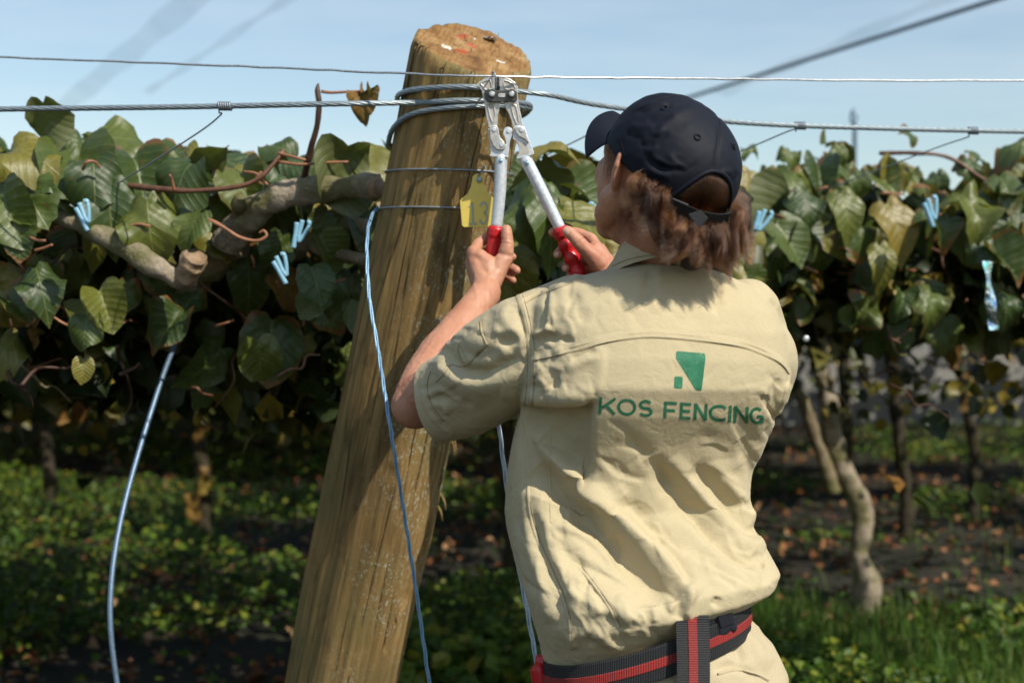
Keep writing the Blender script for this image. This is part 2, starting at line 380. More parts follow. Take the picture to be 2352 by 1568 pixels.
def make_leaf(name, ramp_stops, under, transl, spec=.5, veins=True):
    t = NT(name)
    oi = t.add('ShaderNodeObjectInfo'); rnd = oi.outputs['Random']
    uv = t.add('ShaderNodeUVMap').outputs[0]; sp = t.add('ShaderNodeSeparateXYZ'); t.link(uv, sp.inputs[0])
    x, y = sp.outputs[0], sp.outputs[1]                       # leaf plane: midrib x=.5, base y=0 tip y=1
    ax = t.math('ABSOLUTE', t.math('SUBTRACT', x, .5))
    ph = t.math('MULTIPLY', t.math('SUBTRACT', y, t.math('MULTIPLY', ax, .75)), 7.5)
    fr = t.math('ABSOLUTE', t.math('SUBTRACT', t.math('FRACT', ph), .5))      # 0 on a vein
    vein = t.math('MAXIMUM', t.val(fr, .05, .0), t.val(ax, .018, .004)); soft = t.val(fr, .5, .0, 0, .6)
    v = t.coord('Object', (1, 1, 1)); n = t.noise(v, 22, 4); n2 = t.noise(v, 140, 3)
    c = t.ramp(rnd, ramp_stops)
    c = t.mix(t.val(n, .35, .75, 0, .55), c, tuple(x_*.55 for x_ in ramp_stops[1][1])); c = t.mix(t.val(n2, .5, .8, 0, .2), c, (.16, .14, .03))
    c = t.mix(t.math('MULTIPLY', vein, .55), c, (.22, .24, .07))
    # dry brown rim on some leaves
    r2 = t.math('FRACT', t.math('MULTIPLY', rnd, 17.31))
    ex = t.math('SUBTRACT', x, .5); ey = t.math('SUBTRACT', y, .48)
    rad = t.math('SQRT', t.math('ADD', t.math('MULTIPLY', ex, ex), t.math('MULTIPLY', ey, ey)))
    rim = t.math('MULTIPLY', t.val(t.math('ADD', rad, t.math('MULTIPLY', t.math('SUBTRACT', n, .5), .25)), .43, .5), t.val(r2, .55, .75))
    c = t.mix(rim, c, (.20, .085, .025))
    spot = t.noise(t.coord('Object', (1, 1, 1)), 9, 2, .5, .4); c = t.mix(t.math('MULTIPLY', t.val(spot, .66, .70), t.val(r2, .3, .5)), c, (.13, .06, .022))
    geo = t.add('ShaderNodeNewGeometry'); cb = t.mix(geo.outputs['Backfacing'], c, under)
    nn = t.bump(soft, .20, .005); nn = t.bump(vein, .35, .002, nn); nn = t.bump(n2, .22, .002, nn)
    t.set(Base__Color=cb, Roughness=t.val(n, .3, .7, .33, .50), Normal=nn); t.b.inputs['Specular IOR Level'].default_value = spec
    tr = t.add('ShaderNodeBsdfTranslucent'); t.link(t.mix(.5, cb, (.24, .30, .02)), tr.inputs[0])
    mx = t.add('ShaderNodeMixShader'); mx.inputs[0].default_value = transl
    t.link(t.b.outputs[0], mx.inputs[1]); t.link(tr.outputs[0], mx.inputs[2]); t.link(mx.outputs[0], t.n['Material Output'].inputs[0])
    return t.m
M['leaf'] = make_leaf('kiwi_leaf', [(0, (.026, .056, .011)), (.3, (.052, .090, .014)), (.65, (.098, .130, .018)), (.88, (.19, .170, .020)), (1, (.24, .17, .028))], (.10, .115, .035), .16, .6)
M['leaf_dry'] = make_leaf('dry_leaf', [(0, (.20, .10, .03)), (.35, (.26, .15, .04)), (.7, (.32, .22, .05)), (1, (.34, .26, .05))], (.2, .13, .05), .2, .3)

def make_mass(name, stops, transl=.25, rough=.45, spec=.4):
    """joined leaf masses: colour by a per-leaf value"""
    t = NT(name); a = t.attr('rnd').outputs['Fac']; v = t.coord('Object'); n = t.noise(v, 60, 3)
    c = t.ramp(a, stops); c = t.mix(t.val(n, .4, .75, 0, .4), c, tuple(x*.5 for x in stops[1][1]))
    t.set(Base__Color=c, Roughness=rough); t.b.inputs['Specular IOR Level'].default_value = spec
    tr = t.add('ShaderNodeBsdfTranslucent'); t.link(c, tr.inputs[0]); mx = t.add('ShaderNodeMixShader'); mx.inputs[0].default_value = transl
    t.link(t.b.outputs[0], mx.inputs[1]); t.link(tr.outputs[0], mx.inputs[2]); t.link(mx.outputs[0], t.n['Material Output'].inputs[0]); return t.m
M['mass'] = make_mass('vine_leaf_mass', [(0, (.014, .026, .004)), (.5, (.030, .048, .007)), (.74, (.070, .080, .012)), (.86, (.22, .17, .02)), (.95, (.28, .21, .025)), (1, (.24, .11, .03))])
M['weed'] = make_mass('weed_leaf', [(0, (.022, .056, .005)), (.5, (.055, .115, .009)), (.85, (.14, .20, .018)), (1, (.24, .21, .022))], .2, .5, .3)
M['grass'] = make_mass('grass_blade', [(0, (.04, .10, .012)), (.6, (.08, .17, .02)), (1, (.20, .22, .06))], .2, .5, .3)
M['litter'] = make_mass('fallen_leaf', [(0, (.10, .045, .02)), (.4, (.24, .09, .035)), (.75, (.34, .17, .08)), (1, (.40, .27, .14))], .1, .7, .2)

def make_bark(name, a, b, moss):
    t = NT(name); v = t.coord('Object'); n = t.noise(v, 26, 6, .65); n2 = t.noise(v, 120, 4, .6); g = t.noise(v, 9, 3)
    c = t.mix(t.val(n, .3, .7), a, b); c = t.mix(t.val(n2, .45, .75, 0, .6), c, tuple(x*.45 for x in a))
    c = t.mix(t.val(g, .46, .62, 0, .8), c, moss); t.set(Base__Color=c, Roughness=.9, Normal=t.bump(n2, .6, .006, t.bump(n, .8, .014)))
    t.b.inputs['Specular IOR Level'].default_value = .15; return t.m
M['bark'] = make_bark('vine_bark', (.25, .20, .14), (.40, .34, .26), (.11, .11, .035))
M['bark_moss'] = make_bark('mossy_bark', (.20, .15, .09), (.30, .25, .17), (.12, .125, .04))
M['bark_dark'] = make_bark('vine_bark_with_shade', (.045, .034, .023), (.08, .066, .048), (.03, .032, .01))  # darkened copy of the vine bark, deep shade put into its colour
M['cutwood'] = make_bark('sawn_vine_wood', (.42, .30, .19), (.32, .21, .13), (.22, .15, .09))
M['cane'] = simple('red_brown_cane', (.13, .058, .03), .5, var=.35, vscale=60)
M['cane_dark'] = simple('dark_cane', (.06, .026, .015), .55, var=.4, vscale=60)
M['petiole'] = simple('red_petiole', (.30, .13, .065), .5, var=.3, vscale=40)

def make_ground():
    t = NT('orchard_soil'); v = t.coord('Object'); n = t.noise(v, 1.3, 6, .6); n2 = t.noise(v, 24, 5, .65)
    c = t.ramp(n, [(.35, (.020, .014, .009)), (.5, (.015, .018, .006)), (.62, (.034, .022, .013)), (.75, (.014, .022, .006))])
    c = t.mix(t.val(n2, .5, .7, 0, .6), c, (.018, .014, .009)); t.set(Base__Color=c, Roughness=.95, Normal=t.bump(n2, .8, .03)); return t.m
M['soil'] = make_ground()
M['wallm'] = simple('grey_render', (.26, .26, .25), .85, var=.12, vscale=1.2, bump=.3, bscale=40)

def make_net(name, col, alpha):
    t = NT(name); tr = t.add('ShaderNodeBsdfTransparent'); d = t.add('ShaderNodeBsdfDiffuse'); d.inputs[0].default_value = (*col, 1)
    mx = t.add('ShaderNodeMixShader'); n = t.noise(t.coord('Object', (1, .1, 1)), 3, 4)
    t.link(t.val(n, .3, .7, alpha*.7, alpha*1.2), mx.inputs[0]); t.link(tr.outputs[0], mx.inputs[1]); t.link(d.outputs[0], mx.inputs[2])
    t.link(mx.outputs[0], t.n['Material Output'].inputs[0]); return t.m
M['net'] = make_net('fine_net_seam', (.34, .42, .50), .085); M['net2'] = make_net('fine_net_edge', (.34, .42, .50), .085)
M['rope'] = simple('blue_grey_rope', (.06, .10, .15), .7)
def make_holo():
    t = NT('holographic_film'); v = t.coord('Object'); n = t.noise(v, 26, 3)
    t.set(Base__Color=t.ramp(n, [(.35, (.25, .5, .8)), (.5, (.85, .95, 1)), (.6, (.3, .9, .8)), (.7, (.7, .6, .95))]), Metallic=1.0, Roughness=.22, Normal=t.bump(n, .5, .02)); return t.m
M['holo'] = make_holo()
# ------------------------------------------------------------------ the man
DC = 2.15
man = thing('person', (0.25, 2.2, 0), 'man in khaki work shirt and navy cap seen from behind, reaching up with both hands', 'person')
def A(p): return np.array([p[0], p[1], p[2]], float)
vx, vy, vz = np.array([1, 0, 0.]), np.array([0, 1, 0.]), np.array([0, 0, 1.])

# --- head frame: looks left and up, away from the camera
PSI, PIT = math.radians(29), math.radians(22)
fh = np.array([-math.sin(PSI), math.cos(PSI), 0]); hr = np.array([math.cos(PSI), math.sin(PSI), 0])      # his right
hf = math.cos(PIT)*fh+math.sin(PIT)*vz; hu = math.cos(PIT)*vz-math.sin(PIT)*fh
HC = A(P(1530, 392, 2.08))
def H(f, r, u): return HC+hf*f+hr*r+hu*u
HS = 1.06
pieces = []
pieces.append(ellipsoid(H(-.008, 0, .004), (hf*.098*HS, hr*.076*HS, hu*.088*HS), 40, 26))           # cranium
pieces.append(ellipsoid(H(.040, 0, -.045), (hf*.060*HS, hr*.063*HS, hu*.080*HS), 36, 22))           # face
pieces.append(ellipsoid(H(.052, 0, -.098), (hf*.043*HS, hr*.047*HS, hu*.034*HS), 30, 18))           # jaw and chin
pieces += chain([H(.035, .062, -.075), H(.075, .028, -.112), H(.088, 0, -.118)], [.020, .019, .017])
pieces += chain([H(.035, -.062, -.075), H(.075, -.028, -.112), H(.088, 0, -.118)], [.020, .019, .017])
pieces += chain([H(.006, -.070, -.045), H(.035, -.062, -.080)], [.024, .020]); pieces += chain([H(.006, .070, -.045), H(.035, .062, -.080)], [.024, .020])
pieces += chain([H(.098, 0, .008), H(.112, 0, -.030), H(.113, 0, -.040)], [.008, .011, .011])       # nose
pieces += chain([H(.108, -.014, -.042), H(.108, .014, -.042)], [.009, .009])
pieces += chain([H(.088, -.050, .020), H(.100, -.020, .021), H(.100, .020, .021), H(.088, .050, .020)], [.010, .012, .012, .010])   # brow
pieces += chain([H(.098, -.022, -.072), H(.106, 0, -.070), H(.098, .022, -.072)], [.005, .007, .005])
pieces += chain([H(.096, -.020, -.081), H(.105, 0, -.082), H(.096, .020, -.081)], [.006, .008, .006])
for s in (-1, 1):
    pieces.append(ellipsoid(H(.076, s*.042, -.030), (hf*.030, hr*.022, hu*.030), 20, 14))             # cheekbones
    pieces.append(ellipsoid(H(.052, s*.042, -.030), (hf*.040, hr*.029, hu*.066), 24, 16)); pieces.append(ellipsoid(H(.060, s*.040, .012), (hf*.034, hr*.028, hu*.034), 20, 14))
    # ear: a shell leaning out from the head, with rim and lobe
    eo = (hr*s*.80-hf*.60); eo /= np.linalg.norm(eo); ec = H(-.002, s*.0790, -.006); e0 = lambda a, u, n=0: ec+eo*a+hu*u+np.cross(hu, eo)*s*n
    pieces.append(ellipsoid(ec+eo*.010+hu*.001, (eo*.018, np.cross(hu, eo)*.0065, hu*.0295), 22, 14))
    pieces += chain([e0(.000, -.024), e0(.012, -.020), e0(.022, -.004), e0(.024, .012), e0(.018, .026), e0(.006, .031), e0(-.004, .024)], [.0058, .0050, .0046, .0046, .0046, .0046, .0042])
    pieces += chain([e0(.000, -.027), e0(.007, -.031)], [.0075, .0072])
# neck and the trunk under the shirt
pieces += chain([H(-.030, 0, -.070), A(P(1512, 560, 2.12)), A(P(1520, 640, 2.15))], [.058, .057, .064], 24)
pieces += chain([A(P(1520, 640, 2.15)), A(P(1500, 760, 2.17)), A(P(1480, 1000, 2.215)), A(P(1480, 1350, 2.21))], [.07, .09, .075, .08], 24)
# arms
SHL, ELL, WRL = A(P(1240, 772, 2.13)), A(P(962, 918, 2.355)), A(P(1117, 672, 2.545))
SHR, ELR, WRR = A(P(1715, 805, 2.25)), A(P(1625, 880, 2.53)), A(P(1402, 640, 2.58))
pieces += chain([A(P(1500, 760, 2.17)), SHL], [.08, .055]); pieces += chain([A(P(1500, 760, 2.17)), SHR], [.08, .055])
def limb(a, b, rads, bow=None):
    n = len(rads); pts = [a+(b-a)*k/(n-1) for k in range(n)]
    if bow is not None: pts = [p+bow*math.sin(math.pi*k/(n-1)) for k, p in enumerate(pts)]
    return chain(pts, rads, 20)
pieces += limb(SHL, ELL, [.052, .050, .046, .043, .043]); pieces += limb(ELL, WRL, [.0435, .046, .0435, .036, .030, .0275], np.array([-.006, 0, .0]))
pieces += [ellipsoid(ELL+np.array([-.006, -.006, -.008]), (vx*.040, vy*.042, vz*.040), 20, 14)]
pieces += limb(SHR, ELR, [.052, .050, .046, .043]); pieces += limb(ELR, WRR, [.044, .046, .042, .034, .0275])
# hands, each joint in view coordinates with a depth offset from the grip
GD = 2.60
def hp(x, y, dy): return A(P(x, y, GD+dy+(y-590)*.00005))
def finger(pts, r0=.0105, r1=.0085):
    n = len(pts); return chain([hp(*p) for p in pts], [r0+(r1-r0)*k/(n-1) for k in range(n)], 14)
LH = dict(index=[(1088, 582, -.012), (1098, 560, .012), (1122, 543, .028), (1150, 543, .028), (1163, 550, .018)],
          middle=[(1086, 603, -.008), (1090, 588, .022), (1115, 578, .040), (1152, 578, .036), (1176, 590, .014)],
          ring=[(1089, 622, -.005), (1093, 612, .026), (1118, 606, .044), (1158, 606, .038), (1186, 621, .010)],
          pinky=[(1096, 640, -.002), (1100, 634, .024), (1122, 630, .040), (1155, 630, .034), (1178, 644, .010)])
for k, f in LH.items(): pieces += finger(f, .0108 if k != 'pinky' else .0094, .0088 if k != 'pinky' else .0078)
w = hp(1117, 668, -.052)
for q, r in ((LH['index'][0], .0145), (LH['middle'][0], .0145), (LH['ring'][0], .0140), (LH['pinky'][0], .0135)):
    pieces += chain([WRL, w, hp(*q)], [.026, .0225, r], 16)
pieces += chain([w, hp(1125, 640, -.036), hp(1120, 610, -.028), hp(1105, 590, -.022)], [.022, .022, .020, .0145], 16)
pieces += chain([w, hp(1140, 625, -.032), hp(1160, 592, -.026), hp(1166, 560, -.024), hp(1163, 528, -.018)], [.020, .0190, .0150, .0122, .0098], 16)   # thumb
RH = dict(index=[(1376, 575, -.002), (1358, 548, .012), (1322, 533, .030), (1288, 532, .030), (1270, 534, .016)],
          middle=[(1384, 590, .006), (1358, 570, .032), (1322, 566, .044), (1292, 572, .034), (1281, 584, .006)],
          ring=[(1388, 606, .012), (1366, 596, .040), (1334, 596, .050), (1308, 604, .036), (1300, 615, .006)],
          pinky=[(1390, 622, .014), (1372, 620, .036), (1345, 622, .046), (1318, 630, .034), (1307, 638, .006)])
for k, f in RH.items(): pieces += finger(f, .0108 if k != 'pinky' else .0094, .0090 if k != 'pinky' else .0078)
w = hp(1402, 632, -.012)
for q, r in ((RH['index'][0], .0145), (RH['middle'][0], .0145), (RH['ring'][0], .0140), (RH['pinky'][0], .0130)):
    pieces += chain([WRR, w, hp(*q)], [.026, .0225, r], 16)
pieces += chain([w, hp(1385, 600, -.012), hp(1368, 572, -.008)], [.022, .0205, .015], 16)
pieces += chain([w, hp(1378, 606, -.022), hp(1350, 577, -.030), hp(1324, 551, -.032), hp(1304, 531, -.027)], [.020, .0190, .0140, .0122, .0100], 16)
body_me = merge(pieces, .0021, 5, .5)
V = co_np(body_me); N = no_np(body_me)
x_, y_ = proj(V)
amp = .0007*fbm(V*70, 3, 3)
for line, wd, a in (([(1150, 583), (1172, 588)], 5, -.0022), ([(1146, 548), (1178, 552)], 3, -.0008), ([(1150, 557), (1178, 560)], 3, -.0007),
                    ([(1120, 575), (1133, 560)], 8, -.003), ([(1328, 560), (1342, 545)], 3, -.0008), ([(1083, 590), (1110, 600)], 5, -.001),
                    ([(1090, 655), (1100, 700)], 5, .0012), ([(1120, 655), (1125, 700)], 5, .0010), ([(1085, 572), (1092, 580)], 8, .002),
                    ([(1405, 350), (1425, 335)], 10, -.002)):
    d, s, tt = seg_dist(x_, y_, line); amp += a*np.exp(-(d/wd)**2)*(N[:, 1] < .2)
set_co(body_me, V+N*amp[:, None])
body = part('body', body_me, M['skin'], man)
body_me = body.data
def nail(x, y, dy, wpx, hpx, ang):
    """thin curved plate on a finger tip, found by looking along the view ray"""
    V, F = [], []; n = 7
    for i in range(n):
        for j in range(n):
            a, b = (i/(n-1)-.5)*2, (j/(n-1)-.5)*2; k = 1/max(1, (a*a+b*b)**.5) if a*a+b*b > 1 else 1
            u, v = a*k*wpx/2, b*k*hpx/2; c, s = math.cos(ang), math.sin(ang)
            hit = ray(body_bvh, x+u*c-v*s, y+u*s+v*c)
            if hit is None: return
            V.append(hit[0]+hit[1]*.0007)
    F = [(i*n+j, (i+1)*n+j, (i+1)*n+j+1, i*n+j+1) for i in range(n-1) for j in range(n-1)]
    part('fingernail', mesh_of(V, F), M['nail'], body)
def bvh_of(me, off):
    V = co_np(me)+np.array(off); return BVHTree.FromPolygons([Vector(v) for v in V], [tuple(p.vertices) for p in me.polygons])
def ray(bvh, x, y):
    o = Vector((0, 0, CAM_H)); d = (P(x, y, 1.0)-o).normalized(); h = bvh.ray_cast(o, d)
    if h[0] is None: return None
    n = h[1]; n = -n if n.dot(d) > 0 else n
    return h[0], n
body_bvh = bvh_of(body_me, man.location)
nail(1301, 531, 0, 13, 17, math.radians(-40)); nail(1278, 585, 0, 9, 12, .2); nail(1297, 617, 0, 10, 12, .2); nail(1169, 524, 0, 8, 13, .1)
for s in (-1, 1):
    e = part('eye', mesh_of(*ellipsoid(H(.074, s*.030, -.006), (hf*.0125, hr*.0125, hu*.0125), 18, 12)), M['eye_white'], man)
    part('iris', mesh_of(*ellipsoid(H(.0845, s*.030, -.004), (hf*.0038, hr*.006, hu*.006), 14, 8)), M['iris'], e)

# --- shirt: trunk loft, sleeves, merged, then sculpted with folds
YAW = math.radians(20); e1 = np.array([math.cos(YAW), math.sin(YAW), 0]); e2 = np.array([math.sin(YAW), -math.cos(YAW), 0])   # across, towards his back
rows = [  # left x,y  right x,y  depth  half depth   back shift
    ((1425, 606), (1640, 622), 2.135, .066, 0), ((1385, 622), (1672, 634), 2.14, .075, 0), ((1310, 642), (1705, 648), 2.145, .088, .002), ((1245, 668), (1750, 676), 2.15, .100, .004),
    ((1215, 705), (1785, 715), 2.15, .110, .008), ((1203, 755), (1800, 765), 2.15, .118, .012), ((1198, 820), (1806, 830), 2.15, .122, .016),
    ((1194, 885), (1803, 890), 2.15, .122, .018), ((1190, 945), (1789, 950), 2.155, .120, .008), ((1186, 1010), (1777, 1010), 2.16, .116, -.012),
    ((1182, 1090), (1762, 1085), 2.165, .112, -.030), ((1182, 1170), (1748, 1160), 2.165, .112, -.034), ((1188, 1240), (1754, 1222), 2.16, .116, -.022),
    ((1197, 1310), (1770, 1275), 2.155, .122, -.002), ((1210, 1375), (1782, 1320), 2.15, .126, .014), ((1228, 1430), (1768, 1352), 2.15, .124, .014),
    ((1243, 1468), (1732, 1378), 2.15, .116, .004), ((1254, 1500), (1705, 1398), 2.15, .104, -.004), ((1264, 1530), (1690, 1428), 2.15, .100, -.008), ((1264, 1560), (1690, 1455), 2.15, .095, -.008)]
def torso_ring(row, n=72, grow=0.0, ex=2.35):
    (xl, yl), (xr, yr), d, b, sh = row; b += grow
    L, R = A(P(xl, yl, d)), A(P(xr, yr, d)); c = (L+R)/2; W = (R[0]-L[0])/2+grow
    a = math.sqrt(max(W*W-(b*math.sin(YAW))**2, .0009))/math.cos(YAW); sl = (R[2]-L[2])/(R[0]-L[0])
    out = []
    for k in range(n):
        t = 2*math.pi*k/n; ct, st = math.cos(t), math.sin(t)
        u = a*math.copysign(abs(ct)**(2/ex), ct); v = b*math.copysign(abs(st)**(2/ex), st)
        p = c+e1*u+e2*(v+sh); p[2] += sl*(p[0]-c[0]); out.append(p)
    return out
shirt_parts = [loft([torso_ring(r) for r in rows])]
CUFF = A(P(1000, 926, 2.30))
def sleeve(pts, seg=40):
    """pts: centre, radius along view-plane normal, radius in depth"""
    C = smoothpath([p[0] for p in pts], 24); ra = np.interp(np.linspace(0, 1, 24), np.linspace(0, 1, len(pts)), [p[1] for p in pts])
    rb = np.interp(np.linspace(0, 1, 24), np.linspace(0, 1, len(pts)), [p[2] for p in pts]); rings = []
    T = np.gradient(C, axis=0)
    for c, t, a_, b_ in zip(C, T, ra, rb):
        t = t/np.linalg.norm(t); n = vz-t*t.dot(vz); n /= np.linalg.norm(n); b = np.cross(t, n)
        rings.append([c+n*a_*math.cos(q)+b*b_*math.sin(q) for q in np.linspace(0, 2*math.pi, seg, endpoint=False)])
    return loft(rings)
shirt_parts.append(sleeve([(A(P(1300, 790, 2.14)), .072, .075), (A(P(1218, 800, 2.135)), .083, .080), (A(P(1130, 850, 2.19)), .080, .078), (A(P(1066, 898, 2.25)), .073, .068), (CUFF, .066, .060), (A(P(960, 958, 2.335)), .060, .056)]))
shirt_parts.append(sleeve([(A(P(1620, 800, 2.17)), .075, .080), (A(P(1690, 815, 2.19)), .082, .088), (A(P(1714, 838, 2.25)), .0775, .080), (A(P(1702, 858, 2.35)), .074, .07), (A(P(1690, 868, 2.46)), .066, .065)]))
shirt_parts += chain([A(P(1325, 712, 2.15)), A(P(1225, 752, 2.14))], [.055, .055], 24)
shirt_parts += chain([A(P(1715, 715, 2.19)), A(P(1738, 768, 2.225))], [.052, .050], 24)
shirt_me = merge(shirt_parts, .0025, 16, .5)
V = co_np(shirt_me)
# sculpting strokes, (polyline, width before/after in view px, height in m, end taper)
def strokes(V, N, lst, facing=True):
    x_, y_ = proj(V); out = np.zeros(len(V)); f = np.clip(-N[:, 1]*2.2+.35, 0, 1) if facing else 1
    for line, w0, w1, a in lst:
        line = smoothpath(line, max(3, 5*len(line)))
        d, s, t = seg_dist(x_, y_, line); w_ = np.where(s < 0, w0, w1)
        out += a*np.exp(-(d/w_)**2)*np.clip(np.minimum(t, 1-t)/.22, .0, 1)**.6
    return out*f
# side <0 = left of travel (above, for a stroke drawn left to right)
folds = [
    # long ridge from the left armpit down to the middle of the hem, valley below it
    ([(1222, 985), (1262, 1040), (1300, 1086), (1365, 1148), (1437, 1225), (1509, 1290), (1600, 1375)], 34, 18, .0270),
    ([(1240, 1065), (1300, 1135), (1370, 1205), (1440, 1275), (1510, 1335), (1560, 1372)], 24, 44, -.0280),
    ([(1267, 1200), (1329, 1218), (1386, 1254), (1425, 1300)], 17, 12, .0085), ([(1275, 1245), (1330, 1290), (1401, 1322), (1473, 1362), (1545, 1384)], 17, 22, -.0100),
    ([(1300, 1345), (1365, 1392), (1440, 1412), (1490, 1425)], 24, 14, .0080), ([(1220, 1180), (1245, 1270), (1285, 1360), (1300, 1440)], 15, 15, -.0070),
    ([(1200, 1130), (1215, 1240), (1245, 1340), (1262, 1430)], 14, 14, .0055), ([(1230, 1150), (1262, 1215), (1290, 1310), (1330, 1400)], 12, 16, .0060),
    ([(1340, 1330), (1380, 1380), (1410, 1440)], 14, 14, -.0055), ([(1420, 1360), (1440, 1400), (1440, 1440)], 12, 12, .0040),
    # right hand folds
    ([(1500, 1050), (1548, 1128), (1590, 1180), (1650, 1228)], 18, 24, -0.0149), ([(1541, 1052), (1595, 1121), (1649, 1182), (1707, 1237), (1760, 1258)], 20, 16, 0.0131),
    ([(1588, 1072), (1638, 1121), (1678, 1171), (1712, 1218), (1745, 1232)], 18, 22, -0.0123), ([(1630, 1060), (1680, 1120), (1712, 1170), (1738, 1205)], 18, 15, 0.0096),
    ([(1600, 1203), (1649, 1250), (1692, 1281), (1756, 1294)], 16, 17, -0.0140), ([(1560, 1180), (1620, 1240), (1680, 1300), (1750, 1330)], 16, 26, 0.0088),
    ([(1500, 1236), (1530, 1258), (1570, 1312), (1590, 1345)], 14, 16, -0.0114), ([(1430, 1140), (1480, 1200), (1530, 1240)], 22, 20, -0.0096),
    ([(1735, 1120), (1748, 1180), (1742, 1215)], 12, 12, -0.0079), ([(1700, 1010), (1730, 1080), (1740, 1130)], 16, 16, -0.0070),
    # hem pulled into the belt
    ([(1545, 1330), (1560, 1372), (1562, 1420)], 12, 12, -.0075), ([(1590, 1350), (1580, 1395), (1575, 1420)], 10, 12, .0070), ([(1650, 1370), (1640, 1392)], 10, 10, -.005),
    ([(1500, 1390), (1505, 1430)], 9, 9, .004), ([(1470, 1410), (1470, 1445)], 9, 9, -.004), ([(1350, 1450), (1360, 1485)], 10, 10, -.005), ([(1310, 1455), (1318, 1490)], 10, 10, .004),
    # the armpit: upper back overhangs the side of the trunk
    ([(1196, 918), (1240, 920), (1290, 920), (1335, 914), (1366, 905)], 22, 10, .0110), ([(1200, 950), (1250, 958), (1300, 962), (1335, 985)], 24, 40, -.0140),
    ([(1250, 1000), (1290, 1030), (1320, 1075)], 34, 34, -.0100), ([(1345, 935), (1352, 985), (1350, 1050), (1340, 1090)], 16, 22, .0065),
    # shoulder blade wrinkles
    ([(1224, 790), (1257, 774), (1290, 778), (1320, 782)], 8, 9, -.0075), ([(1222, 768), (1250, 762), (1262, 745)], 7, 8, .0045), ([(1257, 660), (1254, 700), (1247, 760)], 6, 8, -.0050), ([(1266, 665), (1263, 705), (1257, 752)], 9, 9, .0035),
    ([(1282, 848), (1272, 880), (1256, 918)], 12, 12, -.0060), ([(1310, 822), (1340, 815), (1368, 803)], 9, 10, -.0045), ([(1228, 845), (1250, 868), (1258, 900)], 10, 10, .0045),
    ([(1300, 850), (1330, 835), (1372, 812)], 12, 12, .0035), ([(1225, 880), (1245, 905), (1262, 922)], 8, 8, -.004), ([(1385, 795), (1380, 860), (1368, 905)], 10, 22, .0030),
    ([(1495, 612), (1486, 660), (1478, 690)], 12, 10, -.0038), ([(1516, 615), (1510, 665), (1500, 720)], 12, 12, .0030), ([(1655, 645), (1650, 690), (1640, 720)], 8, 8, -.0030), ([(1668, 650), (1660, 700)], 10, 10, .0022),
    ([(1300, 640), (1325, 700), (1350, 745)], 14, 18, -.0022), ([(1420, 640), (1400, 700)], 18, 18, .0018), ([(1560, 640), (1585, 700), (1590, 760)], 22, 22, -.0018),
    ([(1330, 628), (1310, 648), (1270, 668)], 12, 10, .0040), ([(1205, 690), (1235, 672), (1275, 655)], 8, 10, -.003),
    # left sleeve: the big hanging fold and the hollow above it
    ([(1028, 790), (1034, 826), (1058, 850), (1100, 858), (1149, 845), (1200, 818)], 18, 12, -.0120), ([(1012, 815), (1022, 848), (1052, 874), (1105, 884), (1160, 872), (1208, 850)], 14, 26, .0080),
    ([(1050, 795), (1075, 812), (1110, 816), (1150, 800)], 16, 16, -.0055), ([(1170, 690), (1160, 730), (1190, 770), (1205, 800)], 12, 14, .0045), ([(1185, 700), (1196, 740), (1208, 780)], 8, 8, -.0045),
    ([(1140, 780), (1165, 785), (1205, 778)], 12, 10, -.0060), ([(1130, 760), (1160, 762), (1195, 752)], 10, 10, .0035), ([(1135, 715), (1110, 755), (1100, 780)], 14, 14, -.003),
    ([(985, 905), (1015, 895), (1040, 915)], 8, 10, .0035), ([(985, 930), (1020, 930), (1035, 948)], 8, 10, .0035), ([(980, 918), (1015, 912), (1050, 930)], 8, 8, -.0035), ([(1035, 900), (1060, 920), (1085, 935)], 10, 12, -.003),
    ([(1030, 960), (1080, 950), (1140, 930)], 22, 22, -.0030), ([(1150, 900), (1190, 905)], 16, 16, .0045),
    # right armpit and sleeve
    ([(1758, 905), (1772, 945), (1788, 970)], 7, 9, -.0080), ([(1752, 890), (1764, 930), (1776, 975)], 8, 8, .0035), ([(1790, 870), (1782, 920), (1775, 955)], 8, 10, -.0060), ([(1812, 880), (1798, 930)], 9, 9, .004),
    ([(1765, 690), (1790, 720), (1810, 760)], 10, 10, -.0025), ([(1680, 940), (1715, 985), (1740, 1030)], 16, 18, -.0035),
    ([(1430, 1000), (1470, 1030), (1500, 1050)], 18, 18, -.0030), ([(1380, 1080), (1420, 1120), (1450, 1160)], 14, 18, .0045), ([(1600, 990), (1660, 1030), (1700, 1060)], 20, 20, -.003),
]
N = no_np(shirt_me); V = co_np(shirt_me); x_, y_ = proj(V); sg = lambda v: 1/(1+np.exp(-np.clip(v, -30, 30)))
# the upper back and sleeve overhang the slack side of the shirt below the arm
dent = sg((y_-926-.10*(1300-x_)*(x_ > 1300))/5)*sg((1352-x_)/6)*np.clip((1130+.35*(x_-1200)-y_)/120, 0, 1)*sg((x_-1196)/10)*(N[:, 1] < .1)
V = V+np.array([.25, 1, .0])*(dent*.040)[:, None]; set_co(shirt_me, V)
N = no_np(shirt_me); V = co_np(shirt_me); V = V+N*strokes(V, N, folds)[:, None]; set_co(shirt_me, V)
